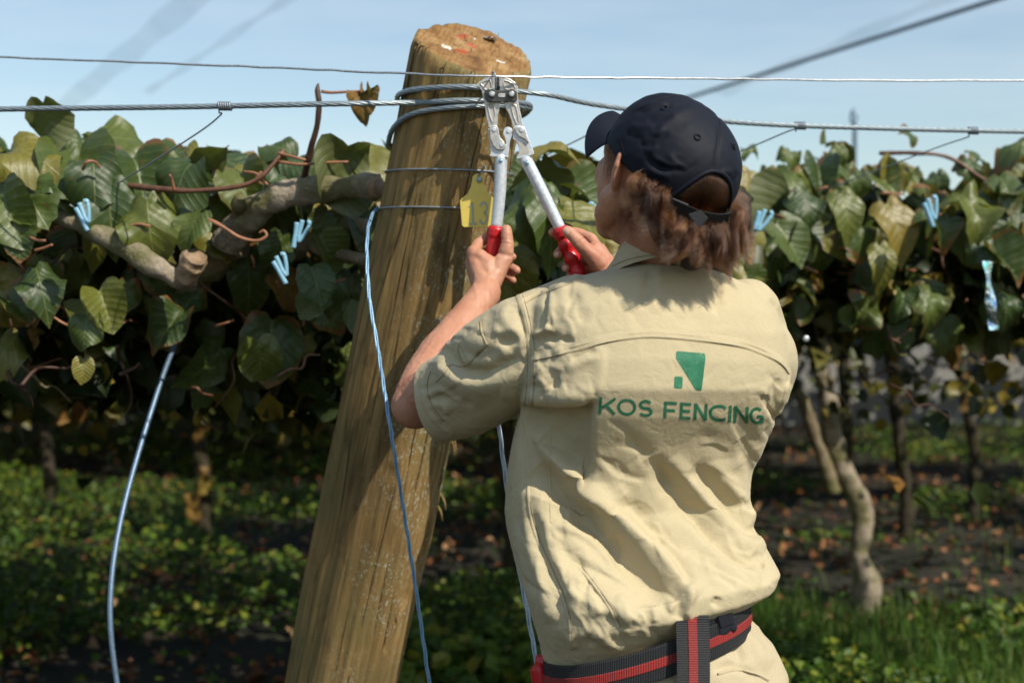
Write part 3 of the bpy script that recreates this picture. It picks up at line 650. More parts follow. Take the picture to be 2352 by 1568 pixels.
# crisp pressed-in creases, sharp on one side and fading on the other
rc = random.Random(31); thin = []
def crease(n, xr, yr, ang, spread, lr, amp):
    for _ in range(n):
        x, y = rc.uniform(*xr), rc.uniform(*yr); a = math.radians(ang+rc.gauss(0, spread)); l = rc.uniform(*lr); b = rc.gauss(0, .12)*l; c, s_ = math.cos(a), math.sin(a)
        pts = [(x-c*l/2, y-s_*l/2), (x-s_*b, y+c*b), (x+c*l/2, y+s_*l/2)]; w = (4.2, rc.uniform(9, 16)) if rc.random() < .5 else (rc.uniform(9, 16), 4.2); thin.append((pts, w[0], w[1], amp*rc.uniform(.5, 1.2)*rc.choice((-1, 1, -1))))
crease(26, (1380, 1720), (1010, 1330), 48, 16, (50, 150), .0022); crease(14, (1380, 1740), (1030, 1320), -20, 22, (30, 90), .0012); crease(16, (1215, 1420), (1180, 1470), 68, 16, (50, 140), .0030); crease(10, (1280, 1560), (1340, 1460), 30, 20, (40, 100), .0026)
crease(18, (1225, 1340), (770, 915), 60, 40, (25, 70), .0026); crease(8, (1230, 1330), (660, 760), 85, 15, (40, 100), .0020); crease(12, (1000, 1190), (730, 960), 10, 30, (35, 90), .0022); crease(8, (1762, 1800), (860, 1000), 62, 22, (30, 70), .0024); crease(9, (1380, 1680), (640, 760), 78, 25, (35, 90), .0009); crease(8, (1400, 1740), (820, 1000), 20, 50, (40, 110), .0007)
crease(8, (1690, 1770), (1080, 1330), 60, 25, (30, 80), .0024); crease(7, (975, 1020), (860, 980), 20, 12, (25, 50), .0016)
N = no_np(shirt_me); V = co_np(shirt_me); V = V+N*strokes(V, N, thin)[:, None]; set_co(shirt_me, V)
shirt_me = with_mods(shirt_me, [('SMOOTH', dict(factor=.35, iterations=1))])
V = co_np(shirt_me); N = no_np(shirt_me); x_, y_ = proj(V)
# crumple: ridged noise, more at the armhole, waist and sleeve
q = V.copy(); q[:, 0] += .035*vnoise(V*9, 4); q[:, 2] += .035*vnoise(V*9+5, 5)
# wrinkle directions: hanging diagonals on the trunk, across the sleeve
qa = q @ np.array([[.80, 0, .60], [0, 1, 0], [-.60, 0, .80]]).T
rid = 1-np.abs(fbm(qa*np.array([19, 14, 8]), 2, 8)); rid2 = 1-np.abs(fbm(qa*np.array([44, 34, 20])+3, 3, 9)); rid3 = 1-np.abs(fbm(q*np.array([85, 80, 85])+9, 2, 11))
wgt = .10+1.0*np.exp(-((x_-1235)/60)**2-((y_-850)/90)**2)+.55*np.clip((y_-980)/200, 0, 1)*np.clip((1500-x_)/200+.5, .35, 1)+.5*np.exp(-((x_-1770)/60)**2-((y_-930)/90)**2)+.35*(x_ < 1200)*(y_ < 1000)
wgt = np.clip(wgt, 0, 1.15)*(.45+.55*np.clip(.5+1.2*fbm(V*6, 2, 61), 0, 1))
V = V+N*((np.clip(rid-.45, 0, 1)**2*.0110+np.clip(rid2-.5, 0, 1)**2*.0070+np.clip(rid3-.55, 0, 1)**2*.0028-.0008)*wgt)[:, None]
set_co(shirt_me, V)
# open the left cuff and the bottom edge
bm = bmesh.new(); bm.from_mesh(shirt_me)
cn = Vector(CUFF-A(P(1062, 892, 2.25))).normalized(); cn = (cn+Vector((-.28, -.25, .12))).normalized(); cpt = Vector(A(P(1003, 930, 2.30)))
bmesh.ops.bisect_plane(bm, geom=bm.verts[:]+bm.edges[:]+bm.faces[:], plane_co=cpt, plane_no=cn, clear_outer=True)
bm.to_mesh(shirt_me); bm.free()
shirt_me.polygons.foreach_set('use_smooth', [True]*len(shirt_me.polygons)); shirt_me.update()
shirt = part('shirt', shirt_me, M['khaki'], man)
sol = shirt.modifiers.new('thickness', 'SOLIDIFY'); sol.thickness = .0018; sol.offset = -1
shirt_bvh = bvh_of(shirt.data, man.location)

def drape(line, wpx, off=.0012, n=None, bvh=None, prof=(0.0, 1.0, 1.0, 0.0), dense=4.0):
    """ribbon laid on a surface along a path seen in the view; prof = relative heights across"""
    bvh = bvh or shirt_bvh; L = np.array(line, float); length = np.sum(np.hypot(*(np.diff(L, axis=0).T)))
    C = smoothpath(line, n or max(4, int(length/dense))); T = np.gradient(C, axis=0); T /= np.linalg.norm(T, axis=1)[:, None]+1e-9
    m = len(prof); V, ok = [], []
    for c, t in zip(C, T):
        row = []
        for k in range(m):
            o = (k/(m-1)-.5)*wpx; h = ray(bvh, c[0]-t[1]*o, c[1]+t[0]*o)
            row.append(None if h is None else h[0]+h[1]*(off*prof[k]+.0003))
        if all(r is not None for r in row) and (not V or (row[1]-V[-1][1]).length < .03): V.append(row)
    if len(V) < 2: return [], []
    F = [(i*m+k, i*m+k+1, (i+1)*m+k+1, (i+1)*m+k) for i in range(len(V)-1) for k in range(m-1)]
    return [tuple(p) for r in V for p in r], F
def seam(name, line, wpx, off=.0012, mat='khaki', parent=None, bvh=None, prof=(0, 1, 1, 0)):
    v, f = drape(line, wpx, off, bvh=bvh, prof=prof)
    if f: return part(name, mesh_of(v, f), M[mat], parent or shirt)
# yoke: an overlapping panel with its own edge
yoke_edge = smoothpath([(1224, 828), (1262, 820), (1310, 808), (1352, 797), (1390, 787), (1440, 778), (1490, 774), (1550, 777), (1610, 783), (1670, 791), (1720, 801), (1762, 818), (1795, 838), (1816, 866)], 150)
def yoke_panel():
    V, F = [], []; nx, ny = len(yoke_edge), 3
    for i, (x, y) in enumerate(yoke_edge):
        for k in range(ny+2):
            yy = y-(0, 3, 7, 13, 20)[k]; h = ray(shirt_bvh, x, yy)
            if h is None: V.append(None); continue
            lift = (.0016, .0015, .0013, .0009, .0001)[k]*(1+.7*math.sin(i*.17)*math.sin(i*.041)); V.append(h[0]+h[1]*lift)
    m = ny+2
    idx = {}; VV = []
    for i, v in enumerate(V):
        if v is not None: idx[i] = len(VV); VV.append(v)
    for i in range(nx-1):
        for k in range(m-1):
            q = (i*m+k, i*m+k+1, (i+1)*m+k+1, (i+1)*m+k)
            if all(j in idx for j in q): F.append(tuple(idx[j] for j in q))
    return part('yoke', mesh_of(VV, F), M['khaki'], shirt)
yoke_panel()
seam('vent_shade_line', [(x, y+1.5) for x, y in yoke_edge[::5]], 2.4, .0003, 'seam_dark', prof=(1, 1, 1))  # dark ribbon painting the shade below the yoke's lower edge
seam('yoke_stitching', [(x, y-9) for x, y in yoke_edge[::6]], 1.2, .0011, 'thread', prof=(0, 1, 0))
arm = [(1192, 678), (1203, 712), (1212, 748), (1219, 790), (1221, 830), (1220, 870), (1217, 910), (1214, 930)]
seam('armhole_seam', arm, 15, .0015, prof=(0, 1, .8, 1, 0)); seam('armhole_stitching', [(x-9, y) for x, y in arm], 1.5, .0006, 'seam_dark', prof=(0, 1, 0)); seam('armhole_stitching', [(x+8, y) for x, y in arm], 1.3, .0014, 'seam_dark', prof=(0, 1, 0)); seam('armhole_stitching', [(x+1, y) for x, y in arm], 1.2, .0017, 'thread', prof=(0, 1, 0))
seam('shoulder_seam', [(1200, 690), (1240, 668), (1290, 650), (1330, 634)], 9, .0014); seam('shoulder_stitching', [(1206, 697), (1245, 676), (1295, 657), (1338, 641)], 1.5, .001, 'seam_dark', prof=(0, 1, 0))
seam('cuff_hem', [(975, 852), (968, 880), (972, 915), (985, 945), (1010, 978), (1040, 996)], 15, .0012); seam('cuff_stitching', [(990, 852), (982, 880), (985, 910), (998, 940), (1020, 966)], 1.5, .0012, 'seam_dark', prof=(0, 1, 0))
seam('side_seam', [(1196, 965), (1212, 1060), (1214, 1150), (1228, 1220), (1262, 1300), (1292, 1370), (1308, 1430), (1310, 1475)], 9, .0014); seam('side_stitching', [(1218, 1150), (1233, 1220), (1267, 1300), (1297, 1370), (1312, 1430), (1314, 1475)], 1.6, .0012, 'seam_dark', prof=(0, 1, 0))
seam('back_dart', [(1330, 1300), (1365, 1345), (1400, 1395), (1420, 1440)], 8, .0012); seam('back_dart_stitching', [(1336, 1300), (1371, 1345), (1406, 1395), (1426, 1440)], 1.5, .0012, 'seam_dark', prof=(0, 1, 0))
seam('vent_seam', [(1262, 1000), (1262, 1080), (1264, 1150), (1266, 1200)], 6, .0010)
seam('armhole_seam', [(1814, 860), (1806, 900), (1795, 935), (1782, 962)], 9, .0016)
seam('sleeve_tab_edge', [(1064, 778), (1052, 800), (1062, 832)], 1.6, .0006, 'seam_dark', prof=(0, 1, 0))
# sleeve tab patch
def patch(name, quad, n, off, mat):
    V = []
    for i in range(n+1):
        for j in range(n+1):
            u, v = i/n, j/n; x = (quad[0][0]*(1-u)+quad[1][0]*u)*(1-v)+(quad[3][0]*(1-u)+quad[2][0]*u)*v; y = (quad[0][1]*(1-u)+quad[1][1]*u)*(1-v)+(quad[3][1]*(1-u)+quad[2][1]*u)*v
            h = ray(shirt_bvh, x, y)
            if h is None: return
            e = min(i, j, n-i, n-j); V.append(h[0]+h[1]*(off if e > 0 else .0004))
    return part(name, mesh_of(V, [(a*(n+1)+b, (a+1)*(n+1)+b, (a+1)*(n+1)+b+1, a*(n+1)+b+1) for a in range(n) for b in range(n)]), M[mat], shirt)
patch('sleeve_tab', [(1103, 738), (1119, 792), (1075, 836), (1054, 792)], 14, .003, 'khaki')
seam('sleeve_tab_edge', [(1104, 740), (1108, 765), (1120, 791)], 1.8, .0034, 'seam_dark', prof=(0, 1, 0)); seam('sleeve_tab_edge', [(1121, 793), (1098, 815), (1076, 838)], 2.6, .0012, 'seam_dark', prof=(0, 1, 0))
seam('sleeve_seam', [(1076, 838), (1056, 842), (1035, 838), (1022, 858), (1000, 878)], 1.8, .0010, 'seam_dark', prof=(0, 1, 0))
# collar
def ell_ring(c, a, b, tilt_dir, tilt, n=56, yaw=YAW):
    u = np.array([math.cos(yaw), math.sin(yaw), 0]); v = np.array([math.sin(yaw), -math.cos(yaw), 0]); out = []
    for k in range(n):
        t = 2*math.pi*k/n; p = u*a*math.cos(t)+v*b*math.sin(t); p = p+vz*(tilt*(p.dot(tilt_dir))); out.append(c+p)
    return out
back = e2
c0, c1 = A(P(1520, 618, 2.135)), A(P(1520, 585, 2.13))
rings = [ell_ring(c0+vz*-.012, .088, .080, back, .35), ell_ring(c0+vz*.004, .085, .078, back, .38), ell_ring(c0*.5+c1*.5+vz*.006, .078, .073, back, .40), ell_ring(c1+vz*.006, .0715, .069, back, .42), ell_ring(c1+vz*.010, .069, .0665, back, .42), ell_ring(c1+vz*.006, .0665, .064, back, .42), ell_ring(c0+vz*.008, .068, .064, back, .38)]
col_me = with_mods(mesh_of(*loft(rings, closed=False)), [('SUBSURF', dict(levels=2, render_levels=2))])
V = co_np(col_me); N = no_np(col_me); set_co(col_me, V+N*(.0018*fbm(V*40, 3, 21))[:, None])
collar = part('collar', col_me, M['khaki'], shirt); collar_bvh = bvh_of(collar.data, man.location)
v, f = drape([(1405, 612), (1440, 597), (1480, 588), (1530, 585), (1590, 590)], 1.8, .0010, bvh=collar_bvh, prof=(0, 1, 0))
if f: part('collar_stitching', mesh_of(v, f), M['seam_dark'], shirt)

# --- print on the back
def glyph(ch):
    arc = lambda cx, cy, rx, ry, a0, a1, n=26: [(cx+rx*math.cos(math.radians(a)), cy+ry*math.sin(math.radians(a))) for a in np.linspace(a0, a1, n)]
    e = .085
    if ch == 'K': return [[(e, 0), (e, 1)], [(.93, .03), (.20, .62)], [(.40, .46), (.93, .97)]]
    if ch == 'O': return [arc(.5, .5, .42, .42, 0, 360, 40)]
    if ch == 'S': return [arc(.5, .29, .34, .215, -35, -180, 14)+arc(.5, .29, .34, .215, 180, 90, 8)[1:]+arc(.5, .70, .36, .215, -90, 0, 8)[1:]+arc(.5, .70, .36, .215, 0, 150, 14)[1:]]
    if ch == 'F': return [[(e, 0), (e, 1)], [(e, .085), (.93, .085)], [(e, .53), (.82, .53)]]
    if ch == 'E': return [[(e, 0), (e, 1)], [(e, .085), (.93, .085)], [(e, .5), (.86, .5)], [(e, .915), (.93, .915)]]
    if ch == 'N': return [[(e, 1), (e, 0)], [(e, .05), (.91, .95)], [(.915, 1), (.915, 0)]]
    if ch == 'C': return [arc(.60, .5, .53, .42, -45, -315, 34)]
    if ch == 'I': return [[(.5, 0), (.5, 1)]]
    if ch == 'G': return [arc(.52, .5, .43, .42, -48, -355, 36), [(.95, .52), (.95, .93)], [(.55, .54), (.98, .54)]]
    if ch == '1': return [[(.05, .22), (.45, .03), (.45, 1)], [(.1, .97), (.85, .97)]]
    if ch == '3': return [arc(.45, .26, .38, .24, -165, 90, 18)+arc(.45, .73, .42, .25, -90, 165, 18)[1:]]
def quad_map(q, u, v):   # q: tl, tr, br, bl
    return tuple((q[0][k]*(1-u)+q[1][k]*u)*(1-v)+(q[3][k]*(1-u)+q[2][k]*u)*v for k in (0, 1))
LET = []
for ch, a, b in (('K', 1375, 1415), ('O', 1417, 1461), ('S', 1464, 1501), ('F', 1525, 1555), ('E', 1562, 1588), ('N', 1594, 1623), ('C', 1628, 1667), ('I', 1670, 1682), ('N', 1685, 1718), ('G', 1721, 1752)):
    ty = lambda x: 911+(x-1375)*.0655; LET.append((ch, (a+1.5, ty(a)), (b+1.5, ty(b)), (b-.5, ty(b)+38.5), (a-.5, ty(a)+38.5)))
def lettering():
    allv = []; k = 0
    for ch, *q in LET:
        for st in glyph(ch):
            pts = [quad_map(q, u, v) for u, v in st]; k += 1
            if len(pts) == 2: pts = [tuple(np.array(pts[0])*(1-t)+np.array(pts[1])*t) for t in np.linspace(0, 1, 14)]
            wd = 6.6
            v, f = drape(pts, wd, .0001+.00006*(k % 4), n=len(pts), prof=(1, 1, 1))
            if f: allv.append((v, f))
    return join(allv)
part('lettering', mesh_of(*lettering()), M['print'], shirt)
def fill(poly, n=18):
    """draped fill of a four-sided outline given as left chain and right chain from top to bottom"""
    Lc, Rc = poly; a, b = smooth_lin(Lc, n), smooth_lin(Rc, n); V = []
    for p, q in zip(a, b):
        for t in np.linspace(0, 1, n):
            h = ray(shirt_bvh, p[0]*(1-t)+q[0]*t, p[1]*(1-t)+q[1]*t); V.append(tuple(h[0]+h[1]*.0004))
    return V, [(i*n+j, (i+1)*n+j, (i+1)*n+j+1, i*n+j+1) for i in range(n-1) for j in range(n-1)]
def smooth_lin(pts, n):
    p = np.array(pts, float); y = np.linspace(p[0, 1], p[-1, 1], n); return np.stack([np.interp(y, p[:, 1], p[:, 0]), y], 1)
part('logo', mesh_of(*join([fill(([(1555, 806), (1553, 809), (1552, 822), (1596, 893), (1600, 896)], [(1616, 811), (1620, 814), (1620, 826), (1612, 892), (1610, 897)]), 30),
                            fill(([(1551, 864), (1549, 867), (1548, 888), (1550, 891)], [(1566, 865), (1568, 868), (1567, 889), (1565, 892)]), 10)])), M['print'], shirt)

# --- trousers and boots
def leg(hip, knee, ankle):
    return [capsule(hip, .098, knee, .078, 24), capsule(knee, .078, ankle, .066, 24)]
hipc = A(P(1478, 1500, 2.16))
t_rows = [((1266, 1490), (1698, 1400), 2.15, .098, -.004), ((1272, 1530), (1725, 1432), 2.15, .106, .0), ((1278, 1575), (1772, 1482), 2.15, .116, .008), ((1285, 1640), (1802, 1552), 2.15, .122, .014), ((1295, 1720), (1806, 1640), 2.15, .120, .012), ((1320, 1800), (1780, 1780), 2.15, .11, .0)]
tp = [loft([torso_ring(r, ex=2.2) for r in t_rows])]
hl, hr_ = A(P(1400, 1690, 2.16)), A(P(1690, 1690, 2.16))
tp += leg(hl, np.array([hl[0]-.03, 2.22, .50]), np.array([hl[0]-.05, 2.20, .12])); tp += leg(hr_, np.array([hr_[0]+.05, 2.20, .50]), np.array([hr_[0]+.07, 2.14, .12]))
tr_me = merge(tp, .005, 6)
V = co_np(tr_me); N = no_np(tr_me)
V = V+N*strokes(V, N, [([(1660, 1450), (1690, 1480), (1705, 1520)], 10, 14, -.008), ([(1690, 1440), (1730, 1480), (1760, 1540)], 14, 12, .005), ([(1640, 1540), (1690, 1530), (1740, 1560)], 10, 8, -.006), ([(1380, 1540), (1450, 1560), (1500, 1600)], 14, 14, -.005),
                       ([(1480, 1480), (1490, 1530), (1500, 1570)], 7, 7, .004), ([(1560, 1520), (1570, 1600)], 12, 12, -.005)])[:, None]
rid = 1-np.abs(fbm(V*np.array([14, 14, 11]), 3, 31)); V = V+N*(rid**3*.0035)[:, None]; set_co(tr_me, V)
trousers = part('trousers', tr_me, M['trouser'], man); tr_bvh = bvh_of(trousers.data, man.location)
seam('back_pocket_edge', [(1648, 1548), (1690, 1538), (1730, 1545), (1765, 1562)], 6, .003, 'trouser', trousers, tr_bvh); seam('belt_loop', [(1486, 1488), (1494, 1530), (1502, 1568)], 13, .004, 'trouser', trousers, tr_bvh)
for x, y in ((hl[0]-.05, 2.20), (hr_[0]+.07, 2.14)):
    bt = merge([capsule((x, y-.03, .10), .058, (x, y-.03, .22), .064), ellipsoid((x, y+.06, .045), (vx*.052, vy*.135, vz*.055)), ellipsoid((x, y-.03, .06), (vx*.05, vy*.06, vz*.07)), ellipsoid((x, y+.12, .05), (vx*.05, vy*.07, vz*.05))], .006, 6)
    Vb = co_np(bt); Vb[:, 2] = np.maximum(Vb[:, 2], .012); set_co(bt, Vb)
    b_ = part('boot', bt, simple('brown_boot_leather', (.10, .055, .03), .6, var=.2), man)
    sole = bevelled(mesh_of(*box((x, y+.045, .013), (.10, .29, .026)), smooth=False), .012); part('sole', sole, M['plastic_black'], b_)

# --- tool belt of webbing
def band(ring_of, h, n, off, name, mat, parent, a0=0.0, a1=2*math.pi, z0=0.0, along=160):
    """flat band following a closed ring; ring_of(t) -> centre point and outward normal"""
    V, F, al = [], [], []
    ts = np.linspace(a0, a1, n)
    for i, t in enumerate(ts):
        c, nn = ring_of(t)
        for (dz, o) in ((-h/2, 0), (-h/2, off), (-h/2*.9, off*1.12), (h/2*.9, off*1.12), (h/2, off), (h/2, 0)): V.append(tuple(c+nn*o+vz*(z0+dz))); al.append(i/(n-1)*along)
    F = [(i*6+k, (i+1)*6+k, (i+1)*6+k+1, i*6+k+1) for i in range(n-1) for k in range(5)]
    me = mesh_of(V, F, smooth=False); at = me.attributes.new('along', 'FLOAT', 'POINT'); at.data.foreach_set('value', al)
    return part(name, me, M[mat], parent)
belt_row = ((1252, 1545), (1712, 1412), 2.15, .124, .004)
br = torso_ring(belt_row, n=200, ex=2.25); brc = sum(br)/len(br)
def belt_ring(t):
    k = (t/(2*math.pi)*200) % 200; i = int(k); f = k-i; p = br[i]*(1-f)+br[(i+1) % 200]*f; d = br[(i+1) % 200]-br[i]
    n = np.cross(d, vz); n /= np.linalg.norm(n)
    if n.dot(p-brc) < 0: n = -n
    return p, n
belt = band(belt_ring, .050, 420, .004, 'belt', 'web_black', man, along=86)
band(belt_ring, .0135, 420, .0052, 'belt_stripe', 'web_red', belt, along=86)
belt_bvh = bvh_of(belt.data, man.location)
def strap(name, top, bot, wpx, parent):
    """strap end hanging over the belt: black with a red stripe"""
    ts = np.linspace(0, 1, 60); V, F, al = [], [], []; V2, al2 = [], []
    for i, t in enumerate(ts):
        x, y = top[0]*(1-t)+bot[0]*t+5*math.sin(t*3), top[1]*(1-t)+bot[1]*t; d = 2.012-.012*math.sin(min(1, t*2.2)*math.pi/2)+.006*math.sin(t*5)+(.010 if t < .04 else 0)
        for k, (u, o) in enumerate(((-1, .002), (-1, -.001), (1, -.001), (1, .002))): V.append(P(x+u*wpx/2, y, d+o+.004*u)); al.append(t*24)
        for k, (u, o) in enumerate(((-.27, 0), (-.27, -.0020), (.27, -.0020), (.27, 0))): V2.append(P(x+u*wpx/2, y, d+o+.004*u)); al2.append(t*24)
    F = [(i*4+k, i*4+k+1, (i+1)*4+k+1, (i+1)*4+k) for i in range(59) for k in range(3)]+[(i*4+3, i*4, (i+1)*4, (i+1)*4+3) for i in range(59)]
    for nm, vv, aa, mt in ((name, V, al, 'web_black'), (name+'_stripe', V2, al2, 'web_red')):
        me = mesh_of(vv, F, smooth=False); at = me.attributes.new('along', 'FLOAT', 'POINT'); at.data.foreach_set('value', aa); o = part(nm, me, M[mt], parent if nm == name else belt)
strap('strap_end', (1590, 1412), (1586, 1720), 76, belt)
def slab(poly, d, th, mat, name, parent, bev=.0015, tilt=0.0, slope=None):
    """polygon outline in view coordinates, extruded away from the camera"""
    f = (lambda x, y: d+(x-1650)*tilt) if slope is None else slope
    n = len(poly); fr = [P(x, y, f(x, y)) for x, y in poly]; bk = [P(x, y, f(x, y)+th) for x, y in poly]
    me = mesh_of(fr+bk, [tuple(range(n))]+[tuple(range(2*n-1, n-1, -1))]+[(i, n+i, n+(i+1) % n, (i+1) % n) for i in range(n)], smooth=False)
    bm = bmesh.new(); bm.from_mesh(me); bmesh.ops.recalc_face_normals(bm, faces=bm.faces); bm.to_mesh(me); bm.free()
    if bev: me = bevelled(me, bev, 2, 30)
    return part(name, me, M[mat], parent)
bk = 2.052; tl = .00042
bkl = slab([(1618, 1415), (1640, 1408), (1652, 1462), (1630, 1468)], bk, .012, 'plastic_black', 'buckle', belt, .002, tl)
slab([(1642, 1405), (1680, 1395), (1694, 1440), (1690, 1452), (1678, 1447), (1672, 1456), (1654, 1462)], bk-.004, .016, 'plastic_black', 'buckle_clip', belt, .003, tl)
slab([(1648, 1412), (1676, 1403), (1684, 1432), (1656, 1442)], bk-.0065, .004, 'plastic_black', 'buckle_plate', belt, .001, tl)
# --- cap: crown with an arched opening at the back, brim, strap
CP = math.radians(43); CPSI = math.radians(38); fh = np.array([-math.sin(CPSI), math.cos(CPSI), 0])      # the cap sits a little askew
cu = math.cos(CP)*vz-math.sin(CP)*fh; cf = math.cos(CP)*fh+math.sin(CP)*vz; cr = np.array([math.cos(CPSI), math.sin(CPSI), 0])
CC = HC+hf*-.010+hu*.010
CAX = (.110, .0940, .095)
def cap_pt(al, el, k=1.0):
    """al: 0 = front, 90 = his right; el: 0 rim .. 90 crown"""
    ca, sa, ce, se = math.cos(al), math.sin(al), math.cos(el), math.sin(el)
    ce_ = abs(ce)**.86*(1 if ce > 0 else -1); se_ = abs(se)**.92*(1 if se > 0 else -1)
    return CC+cf*CAX[0]*k*ca*ce_+cr*CAX[1]*k*sa*ce_+cu*CAX[2]*k*se_
def rim_el(al):
    d = abs((al-math.radians(190)+math.pi) % (2*math.pi)-math.pi)      # angle from the middle of the opening
    w_ = math.radians(31); h = math.radians(30)*(1-(d/w_)**2.4) if d < w_ else 0
    return math.radians(.5-4.5*math.cos(al)+2.5*abs(math.sin(al)))+h-(math.radians(5) if d >= w_ else math.radians(5)*(d/w_)**4)
NA, NE = 168, 46
cv = []
for i in range(NE+1):
    for j in range(NA):
        al = 2*math.pi*j/NA; e0 = rim_el(al); t = i/NE; el = e0+(math.radians(89.4)-e0)*t; cv.append(cap_pt(al, el))
cfaces = [(i*NA+j, i*NA+(j+1) % NA, (i+1)*NA+(j+1) % NA, (i+1)*NA+j) for i in range(NE) for j in range(NA)]+[tuple(NE*NA+j for j in range(NA))]
cap_me = mesh_of(cv, cfaces); V = co_np(cap_me); N = no_np(cap_me)
if np.mean(np.sum(N*(V-CC), 1)) < 0: cap_me.flip_normals(); N = no_np(cap_me)
x_, y_ = proj(V)
capf = [([(1715-130, 240), (1640, 250), (1680, 300)], 8, 8, .0)]
C6 = lambda a, b: ((1400+a/3.136)*.9408, (200+b/3.136)*.9408)     # view position of a spot on the cap
def c6(*p): return [C6(a, b) for a, b in p]
capf = [(c6((400, 380), (470, 420), (540, 430)), 7, 8, -.0040), (c6((430, 330), (520, 350), (620, 330)), 6, 7, .0035), (c6((560, 300), (660, 290), (760, 260)), 6, 7, -.0035), (c6((480, 240), (600, 210), (760, 190)), 7, 9, -.004), (c6((520, 215), (640, 180), (720, 170)), 6, 7, .003),
        (c6((500, 470), (570, 490), (620, 440)), 6, 6, -.004), (c6((540, 500), (600, 530), (640, 480)), 6, 6, .0035), (c6((590, 390), (640, 400), (700, 350)), 6, 6, .003), (c6((600, 420), (660, 430), (720, 390)), 5, 5, -.003),
        (c6((560, 580), (640, 640), (720, 680)), 7, 8, -.005), (c6((600, 570), (680, 620), (800, 660)), 7, 7, .004), (c6((560, 640), (640, 700), (740, 720)), 7, 7, .0045), (c6((640, 620), (720, 660), (860, 680)), 6, 6, -.004),
        (c6((500, 720), (560, 780), (600, 830)), 7, 8, -.004), (c6((720, 560), (800, 620), (900, 660)), 6, 6, .003), (c6((760, 580), (860, 640), (930, 660)), 6, 6, -.0025), (c6((1180, 790), (1220, 760), (1260, 700)), 6, 6, -.003), (c6((1120, 710), (1170, 690), (1230, 700)), 6, 6, .003),
        (c6((1070, 190), (1110, 260), (1115, 420), (1090, 580), (1070, 700)), 4, 4, -.0022), (c6((1080, 190), (1130, 210), (1230, 330), (1280, 480)), 4, 4, -.0010), (c6((640, 420), (720, 300), (860, 220), (1000, 180)), 12, 12, .0025)]
V = V+N*(.85*strokes(V, N, capf)+.0005*fbm(V*38, 3, 44)+.0012*np.clip(fbm(V*np.array([40, 40, 90]), 2, 45), 0, 1)*(x_ < 1590))[:, None]
set_co(cap_me, V)
cap = part('cap', cap_me, M['cap'], man); sm = cap.modifiers.new('thickness', 'SOLIDIFY'); sm.thickness = .0022; sm.offset = -1
cap_bvh = bvh_of(cap.data, man.location)
# piping round the opening
pts = [cap_pt(al, rim_el(al), 1.006) for al in np.linspace(math.radians(190-33), math.radians(190+33), 60)]
part('opening_binding', mesh_of(*tube(pts, .0038, seg=8)), M['cap'], cap)
for line in (c6((1068, 185), (1105, 260), (1116, 420), (1095, 580), (1072, 700)), c6((480, 218), (620, 150), (760, 110), (900, 110), (1040, 170)), c6((345, 425), (420, 640), (560, 800), (690, 930))):
    for o_ in (-2.2, 2.2):
        v, f = drape([(x+o_, y) for x, y in line], 1.3, .0007, bvh=cap_bvh, prof=(0, 1, 0))
        if f: part('cap_stitching', mesh_of(v, f), M['web'], cap)
# brim
bv = []; nb, mb = 40, 14
for i in range(mb+1):
    for j in range(nb+1):
        a = math.radians(-58+116*j/nb); s = i/mb; base = cap_pt(a, math.radians(-6), 1.0)
        reach = .050*(max(0, math.cos(a*1.42))**.65); p = base+cf*reach*s+cr*math.sin(a)*.010*s-cu*(.012*s*s*abs(math.sin(a))*2+.030*(1-math.cos(a))*s+.005*s)
        bv.append(p)
bme = mesh_of(bv, [(i*(nb+1)+j, i*(nb+1)+j+1, (i+1)*(nb+1)+j+1, (i+1)*(nb+1)+j) for i in range(mb) for j in range(nb)])
bme = with_mods(bme, [('SOLIDIFY', dict(thickness=.003, offset=0)), ('SUBSURF', dict(levels=1, render_levels=1))]); part('brim', bme, M['cap'], cap)
for a, b in ((700, 205), (950, 425), (1225, 495)):
    h = ray(cap_bvh, *C6(a, b))
    if h:
        c, n = h; u = n.orthogonal().normalized(); v = n.cross(u); ring = [c+n*.0006+(u*math.cos(t)+v*math.sin(t))*.0042 for t in np.linspace(0, 2*math.pi, 17)]
        part('eyelet', mesh_of(*tube(ring, .0015, seg=6, cap=False)), M['cap'], cap)
# strap under the opening
def strap_ring(t, k=1.07):
    el = math.radians(-2); p = cap_pt(t, el, k); n = p-CC; n = n-cu*n.dot(cu); return p, n/np.linalg.norm(n)
V, F, al = [], [], []
ts = np.linspace(math.radians(190-37), math.radians(190+37), 40)
for i, t in enumerate(ts):
    p, n = strap_ring(t)
    for dz, o in ((-.011, 0), (-.011, .002), (.011, .002), (.011, 0)): V.append(tuple(p+n*o+cu*dz)); al.append(i*.9)
me = mesh_of(V, [(i*4+k, (i+1)*4+k, (i+1)*4+k+1, i*4+k+1) for i in range(39) for k in range(3)], smooth=False); at = me.attributes.new('along', 'FLOAT', 'POINT'); at.data.foreach_set('value', al)
part('cap_strap', me, M['web_black'], cap)
def oriented(c, n, up, s):
    n = Vector(n).normalized(); u = (Vector(up)-n*Vector(up).dot(n)).normalized(); R = Matrix((u.cross(n), n, u)).transposed(); return box(c, s, R)
p, n = strap_ring(math.radians(190+24), 1.06); part('cap_buckle', bevelled(mesh_of(*oriented(p, n, cu, (.026, .005, .024)), smooth=False), .0015), M['plastic_black'], cap)
h0 = A(P(*C6(940, 1010), 1.955)); q = [P(*C6(880, 1010), 1.950), P(*C6(975, 980), 1.952), P(*C6(1032, 1040), 1.954), P(*C6(965, 1118), 1.945)]
me = mesh_of([tuple(v) for v in q]+[tuple(v+Vector((0, .003, 0))) for v in q], [(0, 1, 2, 3), (7, 6, 5, 4)]+[(i, (i+1) % 4, 4+(i+1) % 4, 4+i) for i in range(4)], smooth=False)
